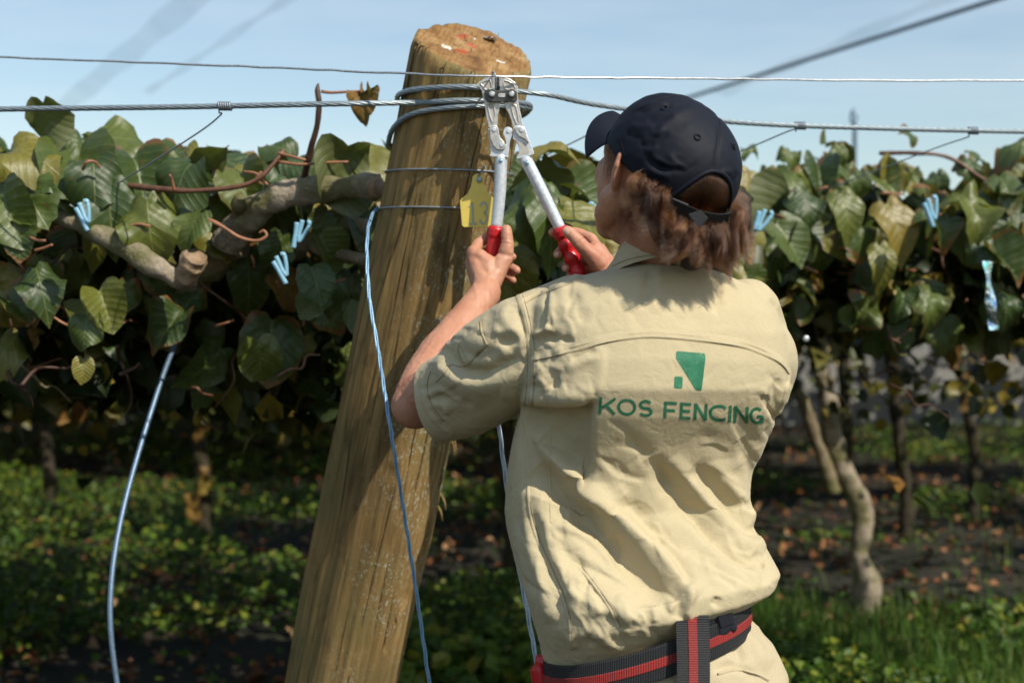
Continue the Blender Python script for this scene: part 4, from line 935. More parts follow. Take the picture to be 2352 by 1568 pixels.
at = me.attributes.new('along', 'FLOAT', 'POINT'); at.data.foreach_set('value', [0, 14, 14, 0, 0, 14, 14, 0]); part('strap_tab', me, M['web_black'], cap)

# --- hair: locks of fine strands
def hair():
    VV, FF, RR = [], [], []; lo = 0; seg = 16
    def strand(pts, r0, val):
        C = smoothpath(pts, seg)
        VV.append(C); FF.append(r0*np.linspace(1, .3, seg)); RR.append(val)
    G = lambda s: random.gauss(0, s)
    # below the cap, from behind the left ear round to the right side
    nl = 105
    for l in range(nl):
        r = (l+.5)/nl; al = math.radians(251-(251-118)*r)+G(.03)
        out = cap_pt(al, 0)-CC; oh = out-vz*out.dot(vz); oh /= np.linalg.norm(oh); side = np.cross(vz, oh)
        root = cap_pt(al, rim_el(al) if abs((al-math.radians(190)+math.pi) % (2*math.pi)-math.pi) > .55 else math.radians(-11), .885)+vz*.010*(abs((al-math.radians(190)+math.pi) % (2*math.pi)-math.pi) > .55)
        L = .84*(.070+.024*min(1, r*2.0)+.007*math.sin(r*9)+(.012 if .55 < r < .85 else 0))*(.86+random.random()*.24)
        lead = random.random()**1.5*.014; ph = random.random()*6.3; wa = random.uniform(.0045, .0110); kn = random.uniform(5.0, 8.5)
        flick = .004+.016*max(0, r-.45)+abs(G(.006)); drift = random.uniform(-.012, .012)-.020*(.5-r); curl = random.choice((-1, 1))*random.uniform(.2, 1)
        base = random.random()
        for k in range(120):
            jx, jy, jz = G(.0046), G(.0036), G(.0035); tw = random.random()*6.3; lk = L*(.72+random.random()*.36); pts = []
            for t in np.linspace(0, 1, 10):
                cl = 1-.70*t**.6; bul = math.sin(min(1, t*1.2)*math.pi*.62)
                o = .016*min(1, t*4)-.002+lead*min(1, t*3)+.010*bul*(1 if r > .15 else .35)-(.013 if r < .55 else .012)*t**1.4+flick*max(0, t-.62)**1.2*2.6+.035*abs(curl)*max(0, t-.78)**1.3
                p = root-vz*(lk*t-.040*max(0, t-.80)**1.25*abs(curl)*2)+oh*(o+wa*.75*math.sin(ph+t*kn)*min(1, t*2))+side*(drift*t+wa*math.sin(ph*1.7+t*kn)*min(1, t*1.6)+curl*.013*max(0, t-.62)**1.3*4)
                p = p+side*jx*cl+oh*jy*cl+vz*jz+side*.0016*math.sin(tw+t*8)+oh*.0012*math.sin(tw*2+t*7); pts.append(p)
            strand(pts, .00017, min(1, max(0, base*.75+random.random()*.35+.10*math.sin(k))))
    # the tuft showing in the opening
    for k in range(2600):
        a = math.radians(random.uniform(-31, 31)); al = math.radians(190)+a; top = rim_el(al)
        lk = random.uniform(.6, 1.0); cl_ = math.sin(a*34)*.003; pts = []
        e1_, e0_ = top+math.radians(4), math.radians(-5)
        for t in np.linspace(0, 1, 6):
            el = e1_+(e0_-e1_)*t*lk; kk = .955+.055*math.sin(t*math.pi)+G(.004)*math.sin(t*3.1); p = cap_pt(al+cl_*4*t+math.radians(3)*math.sin(t*3+a*9), el, kk); pts.append(p)
        strand(pts, .00018, min(1, .25+random.random()*.75))
    # wisps in front of the ear and loose curls at the nape
    for k in range(80):
        s = random.random(); p0 = H(.030+G(.006), -.0765, .035-.03*s); pts = [p0, p0-hu*.02+hf*G(.004)-hr*.004, p0-hu*.042-hf*.006+hf*G(.005)-hr*.003]
        strand(pts, .00024, random.random()*.6)
    for k in range(150):
        c = A(P(1452+G(14), 500+G(10), 2.06+G(.01))); ph = random.random()*6.3; pts = [c+np.array([.012*math.cos(ph+t*3.6)*(.4+t), -.004*t, .022-.05*t+.008*math.sin(ph+t*3.6)]) for t in np.linspace(0, 1, 7)]
        strand(pts, .00020, random.random()*.7)
    hc = bpy.data.hair_curves.new('hair'); hc.add_curves([seg]*len(VV)); V = np.concatenate(VV)-np.array(man.location)
    hc.attributes['position'].data.foreach_set('vector', V.astype(np.float32).ravel())
    ra = hc.attributes.get('radius') or hc.attributes.new('radius', 'FLOAT', 'POINT'); ra.data.foreach_set('value', np.concatenate(FF).astype(np.float32))
    rn = hc.attributes.new('rnd', 'FLOAT', 'CURVE'); rn.data.foreach_set('value', np.array(RR, np.float32)); hc.materials.append(M['hair']); return hc
hair_o = bpy.data.objects.new('hair', hair()); COL.objects.link(hair_o); hair_o.parent = man
# scalp cap of dark hair under the strands so no skin shows through
sc_v = []
for i in range(13):
    for j in range(41):
        al = math.radians(112+136*j/40)
        if i < 6: sc_v.append(cap_pt(al, math.radians(34-36*i/5), .925))
        else:
            q = cap_pt(al, math.radians(-2), .925); oh = q-CC; oh = oh-vz*oh.dot(vz); oh /= np.linalg.norm(oh); t = (i-5)/7; sc_v.append(q-vz*.082*t-oh*(.030*t*t-.006*math.sin(t*3)))
part('hair_base', mesh_of(sc_v, [(i*41+j, i*41+j+1, (i+1)*41+j+1, (i+1)*41+j) for i in range(12) for j in range(40)]), simple('hair_base', (.016, .007, .0035), .6), man)
# ------------------------------------------------------------------ the leaning post
PT, PB = A(P(1091, 114, 2.72)), A(P(785, 1568, 3.08))
pax = (PT-PB)/np.linalg.norm(PT-PB); PL = (PT[2]+.35)/pax[2]; PBASE = PT-pax*PL
pf = -vy-pax*(-vy).dot(pax); pf /= np.linalg.norm(pf); pr_ = np.cross(pf, pax); pr_ *= -1 if pr_[0] < 0 else 1   # towards camera, to the right
def post_pt(s, th, r): return PBASE+pax*s+(pf*math.cos(th)+pr_*math.sin(th))*r       # th from the camera side to the right
def post_r(s): return .1215-.002*s/PL
def build_post():
    n, m = 300, 270; th = np.linspace(0, 2*math.pi, n, endpoint=False); s = np.linspace(0, 1, m)
    TH, S = np.meshgrid(th, s); S = S.ravel(); TH = TH.ravel()
    cutlow = .030*np.cos(TH)+.008*np.sin(TH)+.003*np.sin(3*TH+1)+.0025*vnoise(np.stack([np.cos(TH)*9, np.sin(TH)*9, TH*0], 1), 5)
    s_ = S*(PL-cutlow)
    q = np.stack([np.cos(TH)*.125, np.sin(TH)*.125, s_], 1)
    r = post_r(s_)+.0030*fbm(q*np.array([28, 28, 1.3]), 3, 2)+.0040*fbm(q*np.array([9, 9, 2.2]), 2, 3)+.0011*fbm(q*np.array([95, 95, 3.5]), 2, 4)
    r -= .0022*np.clip(fbm(q*np.array([60, 60, 1.0])+4, 2, 6)-.35, 0, 1)*2
    # shallow knots and a long drying split on the right flank
    for kt, ks, w in ((-.35, 1.05, .05), (.15, 1.62, .035), (-.6, .75, .06), (.55, .95, .04)):
        dd = np.sqrt(((TH-kt+math.pi) % (2*math.pi)-math.pi)**2*.0144+(s_-ks)**2*.5); r += .004*np.exp(-(dd/w)**2)-.005*np.exp(-(dd/(w*.35))**2)
    sp = np.array([(1040, 1000), (1010, 1130), (975, 1250), (935, 1360), (900, 1450), (885, 1490)], float)
    co = PBASE[None, :]+pax[None, :]*s_[:, None]+(pf[None, :]*np.cos(TH)[:, None]+pr_[None, :]*np.sin(TH)[:, None])*r[:, None]
    x_, y_ = proj(co); d, _, tt = seg_dist(x_, y_, sp); r -= .010*np.exp(-(d/3.2)**2)*(np.cos(TH) > -.1)*np.clip(tt*6, 0, 1)
    # bruised rim
    r -= .010*np.exp(-((PL-cutlow-s_)/.010)**2)*(.35+.65*np.clip(vnoise(np.stack([np.cos(TH)*7, np.sin(TH)*7, TH*0+2], 1), 9), 0, 1))
    loc = np.stack([np.sin(TH)*r, -np.cos(TH)*r, s_], 1)     # local: x right, y away, z along the post
    V = list(map(tuple, loc)); cut = [0.0]*len(V)
    F = [(i*n+j, i*n+(j+1) % n, (i+1)*n+(j+1) % n, (i+1)*n+j) for i in range(m-1) for j in range(n)]
    base = (m-1)*n; prev = list(range(base, base+n)); rim = loc[base:base+n]; cen = np.array([0, 0, PL])
    nr = 26
    for k in range(1, nr+1):
        t = 1-k/nr*.98; ring = cen+(rim-cen)*t
        dz = .0018*fbm(ring*np.array([70, 25, 1]), 3, 12)+.0035*fbm(ring*np.array([14, 14, 1]), 2, 13)
        crack = np.abs(ring[:, 0]*.55+ring[:, 1]*.83-.040+.006*np.sin(ring[:, 0]*60)); dz -= .006*np.exp(-(crack/.004)**2)
        ring = ring+np.stack([dz*0, dz*0, dz*min(1, k/3)], 1); o = len(V); V += list(map(tuple, ring)); cut += [min(1, k/1.5)]*n
        F += [(prev[j], prev[(j+1) % n], o+(j+1) % n, o+j) for j in range(n)]; prev = list(range(o, o+n))
    F.append(tuple(prev))
    me = mesh_of(V, F); at = me.attributes.new('cut', 'FLOAT', 'POINT'); at.data.foreach_set('value', cut)
    me.materials.append(M['wood']); o = bpy.data.objects.new('fence_post', me); COL.objects.link(o)
    R = Matrix((Vector(pr_), Vector(-pf), Vector(pax))).transposed(); o.matrix_world = Matrix.Translation(Vector(PBASE)) @ R.to_4x4()
    tag(o, 'thick weathered wooden strainer post leaning to the right, wires wrapped round its top', 'post'); return o
post = build_post()
bpy.context.view_layer.update()
post_bvh = BVHTree.FromPolygons([post.matrix_world @ v.co for v in post.data.vertices], [tuple(p.vertices) for p in post.data.polygons])
def post_part(name, me, mat):
    me.transform(post.matrix_world.inverted()); o = bpy.data.objects.new(name, me); COL.objects.link(o); o.parent = post; me.materials.append(M[mat]); return o
for k, (x, y) in enumerate(((1064, 84), (1060, 118), (1084, 104))):      # red spray marks on the sawn end
    h = ray(post_bvh, x, y)
    if h: M['wood'].node_tree.nodes['paint%d' % k].inputs[1].default_value = post.matrix_world.inverted() @ h[0]
for mat, pts, w in (('paint_white', [(1015, 104), (1021, 108), (1030, 110), (1036, 115)], 7), ('paint_white', [(1088, 90), (1093, 90)], 4), ('paint_white', [(1140, 139), (1152, 144), (1160, 145)], 4)):
    v, f = drape(pts, w, .0008, bvh=post_bvh, n=9, prof=(.2, 1, 1, .2))
    if f: post_part('paint_mark', mesh_of(v, f), mat)
# a crumpled metal plate nailed on the cut end
h = ray(post_bvh, 1128, 96)
if h:
    n_ = 9; V = []
    for i in range(n_):
        for j in range(n_):
            p = h[0]+Vector(((i/(n_-1)-.5)*.030, (j/(n_-1)-.5)*.022, .003+.006*random.random()+(.010 if i == n_-1 else 0))); V.append(p)
    post_part('metal_scrap', mesh_of(V, [(i*n_+j, (i+1)*n_+j, (i+1)*n_+j+1, i*n_+j+1) for i in range(n_-1) for j in range(n_-1)], smooth=False), 'alu')
# splinters hanging off the right flank
for x, y, l in ((1044, 1012, .035), (1020, 1150, .02), (1012, 1175, .02), (1040, 1018, .03)):
    p = A(P(x, y, 3.05)); post_part('splinter', mesh_of(*tube([p+np.array([-.012, 0, .02]), p, p+np.array([.004, -.004, -l])], [.004, .003, .0005], 8, 5)), 'wood')

# ------------------------------------------------------------------ wires and cables
def rope_vf(C, R, strands=6, lay=.13, seg=6):
    C = np.asarray(C, float); L = np.concatenate([[0], np.cumsum(np.linalg.norm(np.diff(C, axis=0), axis=1))])
    n = max(8, int(L[-1]/(lay/11))); s = np.linspace(0, L[-1], n); C = np.stack([np.interp(s, L, C[:, k]) for k in range(3)], 1)
    T, N, B = frames(C); out = []; rs = R*.42
    for k in range(strands):
        ph = 2*math.pi*k/strands+2*math.pi*s/lay; Q = C+(N*np.cos(ph)[:, None]+B*np.sin(ph)[:, None])*(R-rs)
        out.append(tube(Q, rs*1.12, None, seg, cap=True))
    return out
def on_post(ydisp, th, lift):
    """centre of a wire lying on the post at angle th whose height is the axis height seen at ydisp"""
    s = PL-.1
    for _ in range(12):
        p = post_pt(s, th, post_r(s)+lift+.0025); s += ((CAM_H+(CY-ydisp)*p[1]/FPX)-p[2])/pax[2]
    return post_pt(s, th, post_r(s)+lift+.0025)
cable = []
far_l = [A(P(-420, 258, 2.74)), A(P(0, 251, 2.70)), A(P(400, 246, 2.645)), A(P(760, 239, 2.615))]
wr = []
# heights (view y of the wire's pass) chosen per angle: first pass, round the back, second pass, round the back, third pass
for a, y in ((-40, 236), (-20, 234), (0, 231), (25, 232), (50, 235), (75, 240), (95, 250), (120, 268), (160, 300), (200, 325), (240, 338), (262, 334), (275, 322), (290, 296), (310, 270), (330, 256), (350, 248), (365, 245), (385, 243), (410, 244), (440, 248), (460, 252), (480, 256), (520, 258), (560, 252), (600, 244), (620, 236), (635, 226), (650, 216), (670, 208), (690, 203), (710, 200), (730, 200), (745, 203), (762, 208)):
    wr.append(on_post(y, math.radians(a), .005))
far_r = [A(P(1265, 219, 2.66)), A(P(1385, 243, 2.75)), A(P(1690, 281, 2.95)), A(P(2020, 295, 3.12)), A(P(2352, 303, 3.28)), A(P(2800, 312, 3.5))]
path = smoothpath(far_l+wr+far_r, 900)
cab = part('steel_cable', mesh_of(*join(rope_vf(path, .0052))), M['galv'], None, path[0]); tag(cab, 'thick twisted galvanised cable wrapped three times round the post and stretched across the picture', 'cable')
def wire(name, pts, r, mat, label, n=120, cat='wire', group=None, seg=7, wob=0.0):
    C = smoothpath(pts, n)
    if wob: C = C+np.stack([np.zeros(n), np.zeros(n), wob*vnoise(np.stack([np.arange(n)*.35, np.zeros(n), np.zeros(n)], 1), len(name))], 1)
    o = part(name, mesh_of(*tube(C, r, None, seg)), M[mat], None, C[0]); return tag(o, label, cat, group)
wire('fence_wire', [A(P(-300, 117, 2.77)), A(P(0, 131, 2.74)), A(P(560, 153, 2.66)), A(P(920, 169, 2.58)), A(P(1136, 176, 2.555)), A(P(1500, 180, 2.66)), A(P(1900, 184, 2.84)), A(P(2352, 186, 3.0)), A(P(2700, 187, 3.1))], .0021, 'wire', 'thin bright top wire running right across the picture above the cutter head', 220, wob=.0008)
sp = on_post(180, math.radians(18), .0); p0 = A(P(1136, 176, 2.555))
st = wire('staple', [p0+np.array([.002, .004, -.022]), p0+np.array([.002, -.006, -.004]), p0+np.array([-.001, -.004, .007]), p0+np.array([-.004, .006, .006]), p0+np.array([-.005, .09, .000])], .0016, 'dullwire', 'small wire hook holding the top wire to the post above the cutter jaws', 24, 'wire hook')
def ring_wire(y0, y1, label, gid):
    C = np.array([on_post((y0+y1)/2+(y1-y0)/2*math.sin(math.radians(a))-10*math.cos(math.radians(a))+10, math.radians(a), .0005) for a in range(-180, 181, 5)])
    o = part('wire_band', mesh_of(*tube(C, .0018, None, 7)), M['dullwire'], None, C[0]); return tag(o, label, 'wire', gid)
ring_wire(386, 392, 'upper thin wire band round the post, tag hook hanging from it', 'wire bands round the post'); ring_wire(472, 480, 'lower thin wire band round the post, passing behind the yellow tag', 'wire bands round the post')
# wires tied to the cable and running back into the vines
def cable_at(x):
    x_, y_ = proj(path); ok = (path[:, 1] > 2.55); front = np.abs(x_-x)+np.where(y_ > 320, 500, 0); return path[np.argmin(front)]
def tie(x, ends, label, turns=6):
    c = cable_at(x); t = np.array([1.0, .12, 0]); t /= np.linalg.norm(t); a = np.arange(0, turns*2*math.pi, .5)
    coil = np.array([c+t*(k/(turns*2*math.pi)-.5)*.024*1.0+(np.array([0, 1, 0])*math.cos(k)+vz*math.sin(k))*.0075 for k in a])
    o = part('trellis_wire', mesh_of(*tube([coil[0], c+np.array([-.010, -.002, -.012])]+[A(P(*e)) for e in ends], .0016, 60, 6)), M['dullwire'], None, c); tag(o, label, 'wire', 'trellis wires tied to the cable')
    part('coil', mesh_of(*tube(coil, .0017, None, 6)), M['dullwire'], o); return o
tie(522, [(505, 266, 2.66), (440, 315, 2.75), (240, 440, 3.05), (90, 520, 3.4), (-60, 600, 3.9)], 'trellis wire coiled on the cable left of the post, slanting down into the vine')
tie(1840, [(1815, 300, 3.05), (1720, 340, 3.2), (1560, 405, 3.55), (1240, 520, 4.3)], 'trellis wire coiled on the cable just right of the cap')
tie(2240, [(2215, 318, 3.25), (2150, 340, 3.4), (1950, 415, 3.9), (1800, 470, 4.4)], 'trellis wire coiled on the cable near the right edge')
wire('trellis_wire', [A(P(1500, 240, 2.82)), A(P(1390, 291, 2.98)), A(P(1200, 381, 3.30)), A(P(870, 520, 3.65)), A(P(640, 606, 3.9)), A(P(480, 668, 4.1))], .0017, 'dullwire', 'trellis wire passing behind the cutter handles and the post down into the vine', 80, group='trellis wires tied to the cable')
wire('trellis_wire', [A(P(880, 452, 3.05)), A(P(700, 510, 3.2)), A(P(560, 565, 3.4)), A(P(350, 640, 3.8))], .0016, 'dullwire', 'short trellis wire meeting the post just above its lower wire band', 60, group='trellis wires tied to the cable')
# slack strands
def slack(pts, r, label, lay=.15, mat='sky_tint_wire'):
    C = smoothpath(pts, 160); o = part('slack_wire', mesh_of(*join(rope_vf(C, r, 3, lay, 5))), M[mat], None, C[0]); return tag(o, label, 'wire', 'slack wires hanging down')
slack([A(P(868, 478, 2.78)), A(P(852, 500, 2.74)), A(P(843, 560, 2.69)), A(P(848, 680, 2.64)), A(P(868, 800, 2.60)), A(P(893, 960, 2.52)), A(P(924, 1150, 2.52)), A(P(955, 1350, 2.52)), A(P(985, 1560, 2.52)), A(P(1010, 1720, 2.52))], .0037, 'pale blue slack strand hanging across the front of the post')
slack([A(P(1128, 880, 2.46)), A(P(1142, 950, 2.46)), A(P(1160, 1090, 2.46)), A(P(1184, 1260, 2.46)), A(P(1212, 1410, 2.46)), A(P(1234, 1530, 2.46)), A(P(1260, 1680, 2.46))], .0042, 'pale slack strand hanging between the post and the shirt', .15, 'sky_tint_wire_pale')
wire('slack_cable', [A(P(425, 735, 3.3)), A(P(365, 890, 3.15)), A(P(283, 1170, 3.0)), A(P(253, 1390, 2.92)), A(P(272, 1590, 2.9)), A(P(300, 1720, 2.9))], .0058, 'dullblue', 'smooth dull blue grey cable curving down out of the left vine', 120, 'cable', seg=12)

# ------------------------------------------------------------------ numbered tag
tg = thing('ear_tag', A(P(1100, 400, 2.668)), 'yellow plastic tag with grey number 13 hanging from the upper wire band', 'tag')
def tagd(x, y): return 2.628+.012*(y-400)/120-.00012*(x-1094)
TAGP = [(1086, 405), (1092, 400), (1104, 400), (1110, 406), (1113, 425), (1118, 440), (1128, 450), (1134, 457), (1135, 480), (1131, 516), (1127, 521), (1066, 522), (1061, 518), (1056, 462), (1060, 456), (1074, 445), (1082, 428)]
slab(TAGP, 0, .0022, 'yellow', 'plate', tg, .0007, slope=tagd)
for ch, q in (('1', ((1076, 464), (1097, 464), (1098, 515), (1077, 516))), ('3', ((1102, 464), (1122, 464), (1121, 515), (1101, 515)))):
    vs = []
    for k, st_ in enumerate(glyph(ch)):
        pts = [quad_map(q, u, v) for u, v in st_]; C = smoothpath(pts, 40) if len(pts) > 3 else np.array(pts); T = np.gradient(C, axis=0) if len(C) > 1 else None; T /= np.linalg.norm(T, axis=1)[:, None]+1e-9
        V = [];
        for c, t in zip(C, T):
            for o in (-1, 1): x, y = c[0]-t[1]*o*2.5, c[1]+t[0]*o*2.5; V.append(P(x, y, tagd(x, y)-.0006-.0001*k))
        vs.append((V, [(2*i, 2*i+1, 2*i+3, 2*i+2) for i in range(len(C)-1)]))
    part('digit', mesh_of(*join(vs), smooth=False), M['tag_ink'], tg)
c = P(1101, 413, tagd(1101, 413)); riv = join([tube([c+Vector((0, .004, 0)), c+Vector((0, -.004, 0)), c+Vector((0, -.0055, 0))], [.0055, .0055, .0030], 6, 14)]); part('rivet', mesh_of(*riv), M['galv'], tg)
hk = [A(P(1098, 404, 2.626)), A(P(1106, 396, 2.624)), A(P(1112, 386, 2.650)), A(P(1111, 377, 2.684)), A(P(1104, 375, 2.698)), A(P(1102, 383, 2.708))]; part('hook', mesh_of(*tube(hk, .0014, 30, 6)), M['dullwire'], tg)

# ------------------------------------------------------------------ bolt cutter
bc = thing('bolt_cutter', A(P(1140, 420, 2.54)), 'steel bolt cutter with red grips held open against the top of the post', 'bolt cutter')
def K(a, b): return (997.2+.18*a, 141.1+.18*b)
def kd(x, y): return 2.578+(y-180)*.00006
def plate(pts, front, th, mat, name, parent=bc, bev=.0012): return slab([K(*p) for p in pts], 0, th, mat, name, parent, bev, slope=lambda x, y: kd(x, y)-front)
def rimline(pts, front, r, mat, name, parent, closed=True):
    C = [A(P(*K(*p), kd(*K(*p))-front)) for p in pts]
    if closed: C = C+[C[0]]
    C = np.array(C); C = np.concatenate([np.linspace(C[i], C[i+1], 6)[:-1] for i in range(len(C)-1)]+[C[-1:]]); return part(name, mesh_of(*tube(C, r, None, 7)), M[mat], parent)
jl = plate([(497, 338), (560, 272), (640, 218), (742, 194), (792, 206), (800, 250), (790, 300), (812, 345), (832, 370), (836, 540), (826, 560), (836, 596), (812, 700), (806, 840), (700, 850), (668, 720), (640, 540), (606, 380), (580, 335), (545, 322), (515, 330)], .004, .013, 'alu', 'jaw')
jr = plate([(806, 206), (870, 196), (955, 216), (1035, 268), (1070, 330), (1066, 400), (1074, 520), (1100, 650), (1142, 838), (1010, 838), (985, 760), (945, 660), (905, 590), (890, 545), (840, 365), (812, 344), (826, 300), (806, 255)], .004, .013, 'alu', 'jaw')
for j, w_ in ((jl, [(592, 290), (640, 255), (712, 232), (730, 290), (740, 350), (668, 366), (650, 360), (620, 312)]), (jr, [(878, 240), (950, 258), (1010, 292), (1034, 332), (1030, 366), (990, 372), (900, 352), (888, 300)]), (jl, [(682, 548), (760, 545), (772, 620), (778, 700), (748, 790), (712, 700)]), (jr, [(982, 558), (1040, 560), (1062, 650), (1085, 780), (1052, 800), (1008, 680)])):
    plate(w_, .0044, .002, 'alu_in', 'recess', j, 0); rimline(w_, .0046, .0015, 'alu', 'rim', j)
plate([(752, 200), (850, 200), (852, 372), (756, 372)], .0050, .004, 'dark_steel', 'blade', jl, .0006); plate([(742, 205), (786, 205), (780, 372), (742, 372)], .0064, .003, 'alu', 'blade_edge', jl, .0005); plate([(826, 205), (868, 205), (872, 372), (836, 372)], .0064, .003, 'alu', 'blade_edge', jr, .0005)
def disc(cx, cy, r, front, h, mat, name, parent, n=20, rin=None):
    pts = [(cx+r*math.cos(t), cy+r*math.sin(t)) for t in np.linspace(0, 2*math.pi, n, endpoint=False)]; return plate(pts, front, h, mat, name, parent, .0006 if h > .001 else 0)
disc(798, 268, 20, .0072, .0012, 'plastic_black', 'hole_shade_disc', jl, 8); disc(814, 330, 30, .0072, .0012, 'plastic_black', 'hole_shade_disc', jl, 8)  # black discs on the jaw face stand in for the hole's shade
cp = plate([(650, 376), (672, 356), (700, 352), (720, 362), (852, 378), (940, 366), (985, 352), (1030, 358), (1058, 388), (1062, 480), (1040, 512), (1000, 518), (975, 505), (910, 520), (720, 520), (680, 512), (652, 478), (636, 430)], .012, .008, 'dark_steel', 'pivot_plate')
for cx, cy, r in ((738, 412, 54), (990, 414, 52)):
    b = disc(cx, cy, r, .0185, .0065, 'dark_steel', 'bolt', cp, 6); disc(cx, cy, r*.68, .0195, .0015, 'alu', 'bolt_face', b, 20); disc(cx, cy, r*.42, .0204, .0012, 'chrome', 'bolt_end', b, 18)
plate([(816, 418), (826, 408), (896, 410), (908, 422), (908, 448), (896, 460), (826, 458), (814, 446)], .0132, .0014, 'alu', 'slot', cp, .0004)
lf = plate([(690, 850), (704, 1000), (716, 1110), (722, 1158), (708, 1198), (715, 1215), (945, 1228), (952, 1150), (966, 1030), (998, 930), (1004, 890), (985, 852), (945, 835), (905, 846), (886, 880), (878, 925), (905, 985), (920, 1040), (900, 1110), (820, 1110), (760, 1060), (720, 960), (705, 870)], .006, .020, 'chrome', 'handle_joint')
ll = plate([(705, 860), (730, 826), (770, 814), (800, 826), (820, 860), (832, 940), (848, 978), (895, 1030), (916, 1080), (905, 1112), (868, 1130), (800, 1124), (752, 1080), (718, 1000)], .011, .006, 'alu', 'link')
rf = plate([(1008, 850), (1030, 824), (1080, 818), (1150, 832), (1180, 895), (1210, 990), (1240, 1070), (1276, 1170), (1270, 1190), (1200, 1215), (1058, 1250), (1048, 1220), (1080, 1180), (1086, 1140), (1070, 1075), (1045, 1020), (1004, 990), (1000, 930), (1016, 910)], .006, .020, 'chrome', 'handle_joint')
plate([(1036, 1000), (1080, 1020), (1150, 1040), (1190, 1085), (1216, 1150), (1205, 1175), (1100, 1200), (1078, 1205), (1104, 1150), (1096, 1090), (1066, 1040)], .0064, .002, 'alu_in', 'recess', rf, 0)
rl = plate([(1016, 850), (1050, 832), (1120, 834), (1158, 858), (1176, 920), (1215, 1030), (1200, 1040), (1150, 990), (1085, 960), (1040, 905)], .011, .006, 'alu', 'link')
for cx, cy, pr__ in ((766, 868, ll), (866, 1064, ll), (950, 888, lf), (1120, 876, rl)): disc(cx, cy, 27, .0128 if pr__ is not lf else .0076, .0022, 'chrome', 'rivet', pr__, 18)
def KP(x, y, o=0): return A(P(x, y, kd(x, y)+o))
for top, mid, bot, end, bulbs in (((1151, 356), (1148, 440), (1140, 524), (1121, 668), 0), ((1205, 362), (1245, 440), (1287, 526), (1342, 662), 1)):
    hd = part('handle', mesh_of(*tube([KP(*top, .004), KP(*mid, .004), KP(*bot, .004)], [.0116, .0112, .0106], 20, 20)), M['chrome'], bc)
    ax = KP(*end)-KP(*bot); n = 46; C = np.array([KP(*bot, .004)+(KP(*end, .004)-KP(*bot, .004))*t for t in np.linspace(-.03, 1, n)])
    R = [.0146 if i < 2 else .0166 if i < 8 else (.0140+(.0016*math.sin(i*.62) if bulbs else .0006*(i % 2))) for i in range(n)]; R[0] = .0125
    part('grip', mesh_of(*tube(C, R, None, 22)), M['red'], hd)
    t = .16; a_ = KP(*top, -.0075)*(1-t)+KP(*mid, -.0075)*t; part('rivet', mesh_of(*tube([a_, a_+np.array([0, -.0012, 0])], [.0038, .0034], 2, 12)), M['sky_tint_wire'], hd)  # blue disc for a handle hole, its sky reflection put into the colour
# red tool end on the left of the belt
rt = thing('red_tool_handle', A(P(1243, 1545, 2.14)), 'red plastic tool handle tucked in the left end of the belt', 'tool')
part('knob', mesh_of(*tube([A(P(1243, 1503, 2.13)), A(P(1246, 1520, 2.13)), A(P(1252, 1560, 2.13))], [.0085, .0115, .0105], 16, 16)), M['red'], rt); part('handle', mesh_of(*tube([A(P(1232, 1524, 2.125)), A(P(1236, 1534, 2.125)), A(P(1246, 1590, 2.125)), A(P(1258, 1660, 2.13))], [.007, .0125, .0135, .012], 20, 16)), M['red'], rt)
# ------------------------------------------------------------------ leaves of the kiwifruit vines
def leaf_mesh(seed, w=1.0, fold=.25, droop=.25, curl=.12, ruffle=.03, folded=0.0):
    """heart-shaped leaf, length 1, base at the origin, tip along +y, upper face +z"""
    r = random.Random(seed); ns, nrg = 30, 6; V, UV = [], []; F = []
    ph = r.random()*6
    def outline(t):           # t angle from the tip, centre (0,.46)
        c = abs(((t+math.pi) % (2*math.pi))-math.pi)
        rad = .50+.035*math.cos(2*c)+.055*math.exp(-(c/.20)**2)-.17*math.exp(-((math.pi-c)/.22)**2)+.03*math.exp(-((math.pi-c-.6)/.35)**2)
        return rad*(1+.020*math.sin(9*t+ph)+.012*math.sin(17*t+ph*2))
    pts = [(0, .46)]
    for k in range(1, nrg+1):
        for j in range(ns): t = 2*math.pi*j/ns; q = outline(t)*k/nrg; pts.append((math.sin(t)*q*w, .46+math.cos(t)*q))
    for x, y in pts:
        e = math.hypot(x, y-.46)/.5
        z = fold*abs(x)*(1-.4*y)-droop*(y-.1)**2*(1 if y > .1 else .3)-curl*e**3*(.45+.75*math.sin(ph+3*math.atan2(x, y-.46)))+.05*math.sin(ph*2+x*7+y*4)*e+ruffle*math.sin(ph+x*19)*math.cos(y*15+ph)*e
        z += -.005*math.cos(2*math.pi*7.5*(y-abs(x)*.75))*min(1, e)*(1-.5*e)
        if folded: z += folded*abs(x)*1.2
        V.append((x, y, z)); UV.append((x+.5, y))
    for j in range(ns): F.append((0, 1+(j+1) % ns, 1+j))
    for k in range(nrg-1):
        for j in range(ns): a = 1+k*ns+j; b = 1+k*ns+(j+1) % ns; F.append((a, b, b+ns, a+ns))
    F = [tuple(reversed(f)) for f in F] if False else F
    me = mesh_of(V, F, name='leaf'); uv = me.uv_layers.new(name='UVMap')
    for l in me.loops: uv.data[l.index].uv = UV[l.vertex_index]
    if me.polygons[40].normal.z < 0: me.flip_normals()
    me.materials.append(M['leaf']); return me
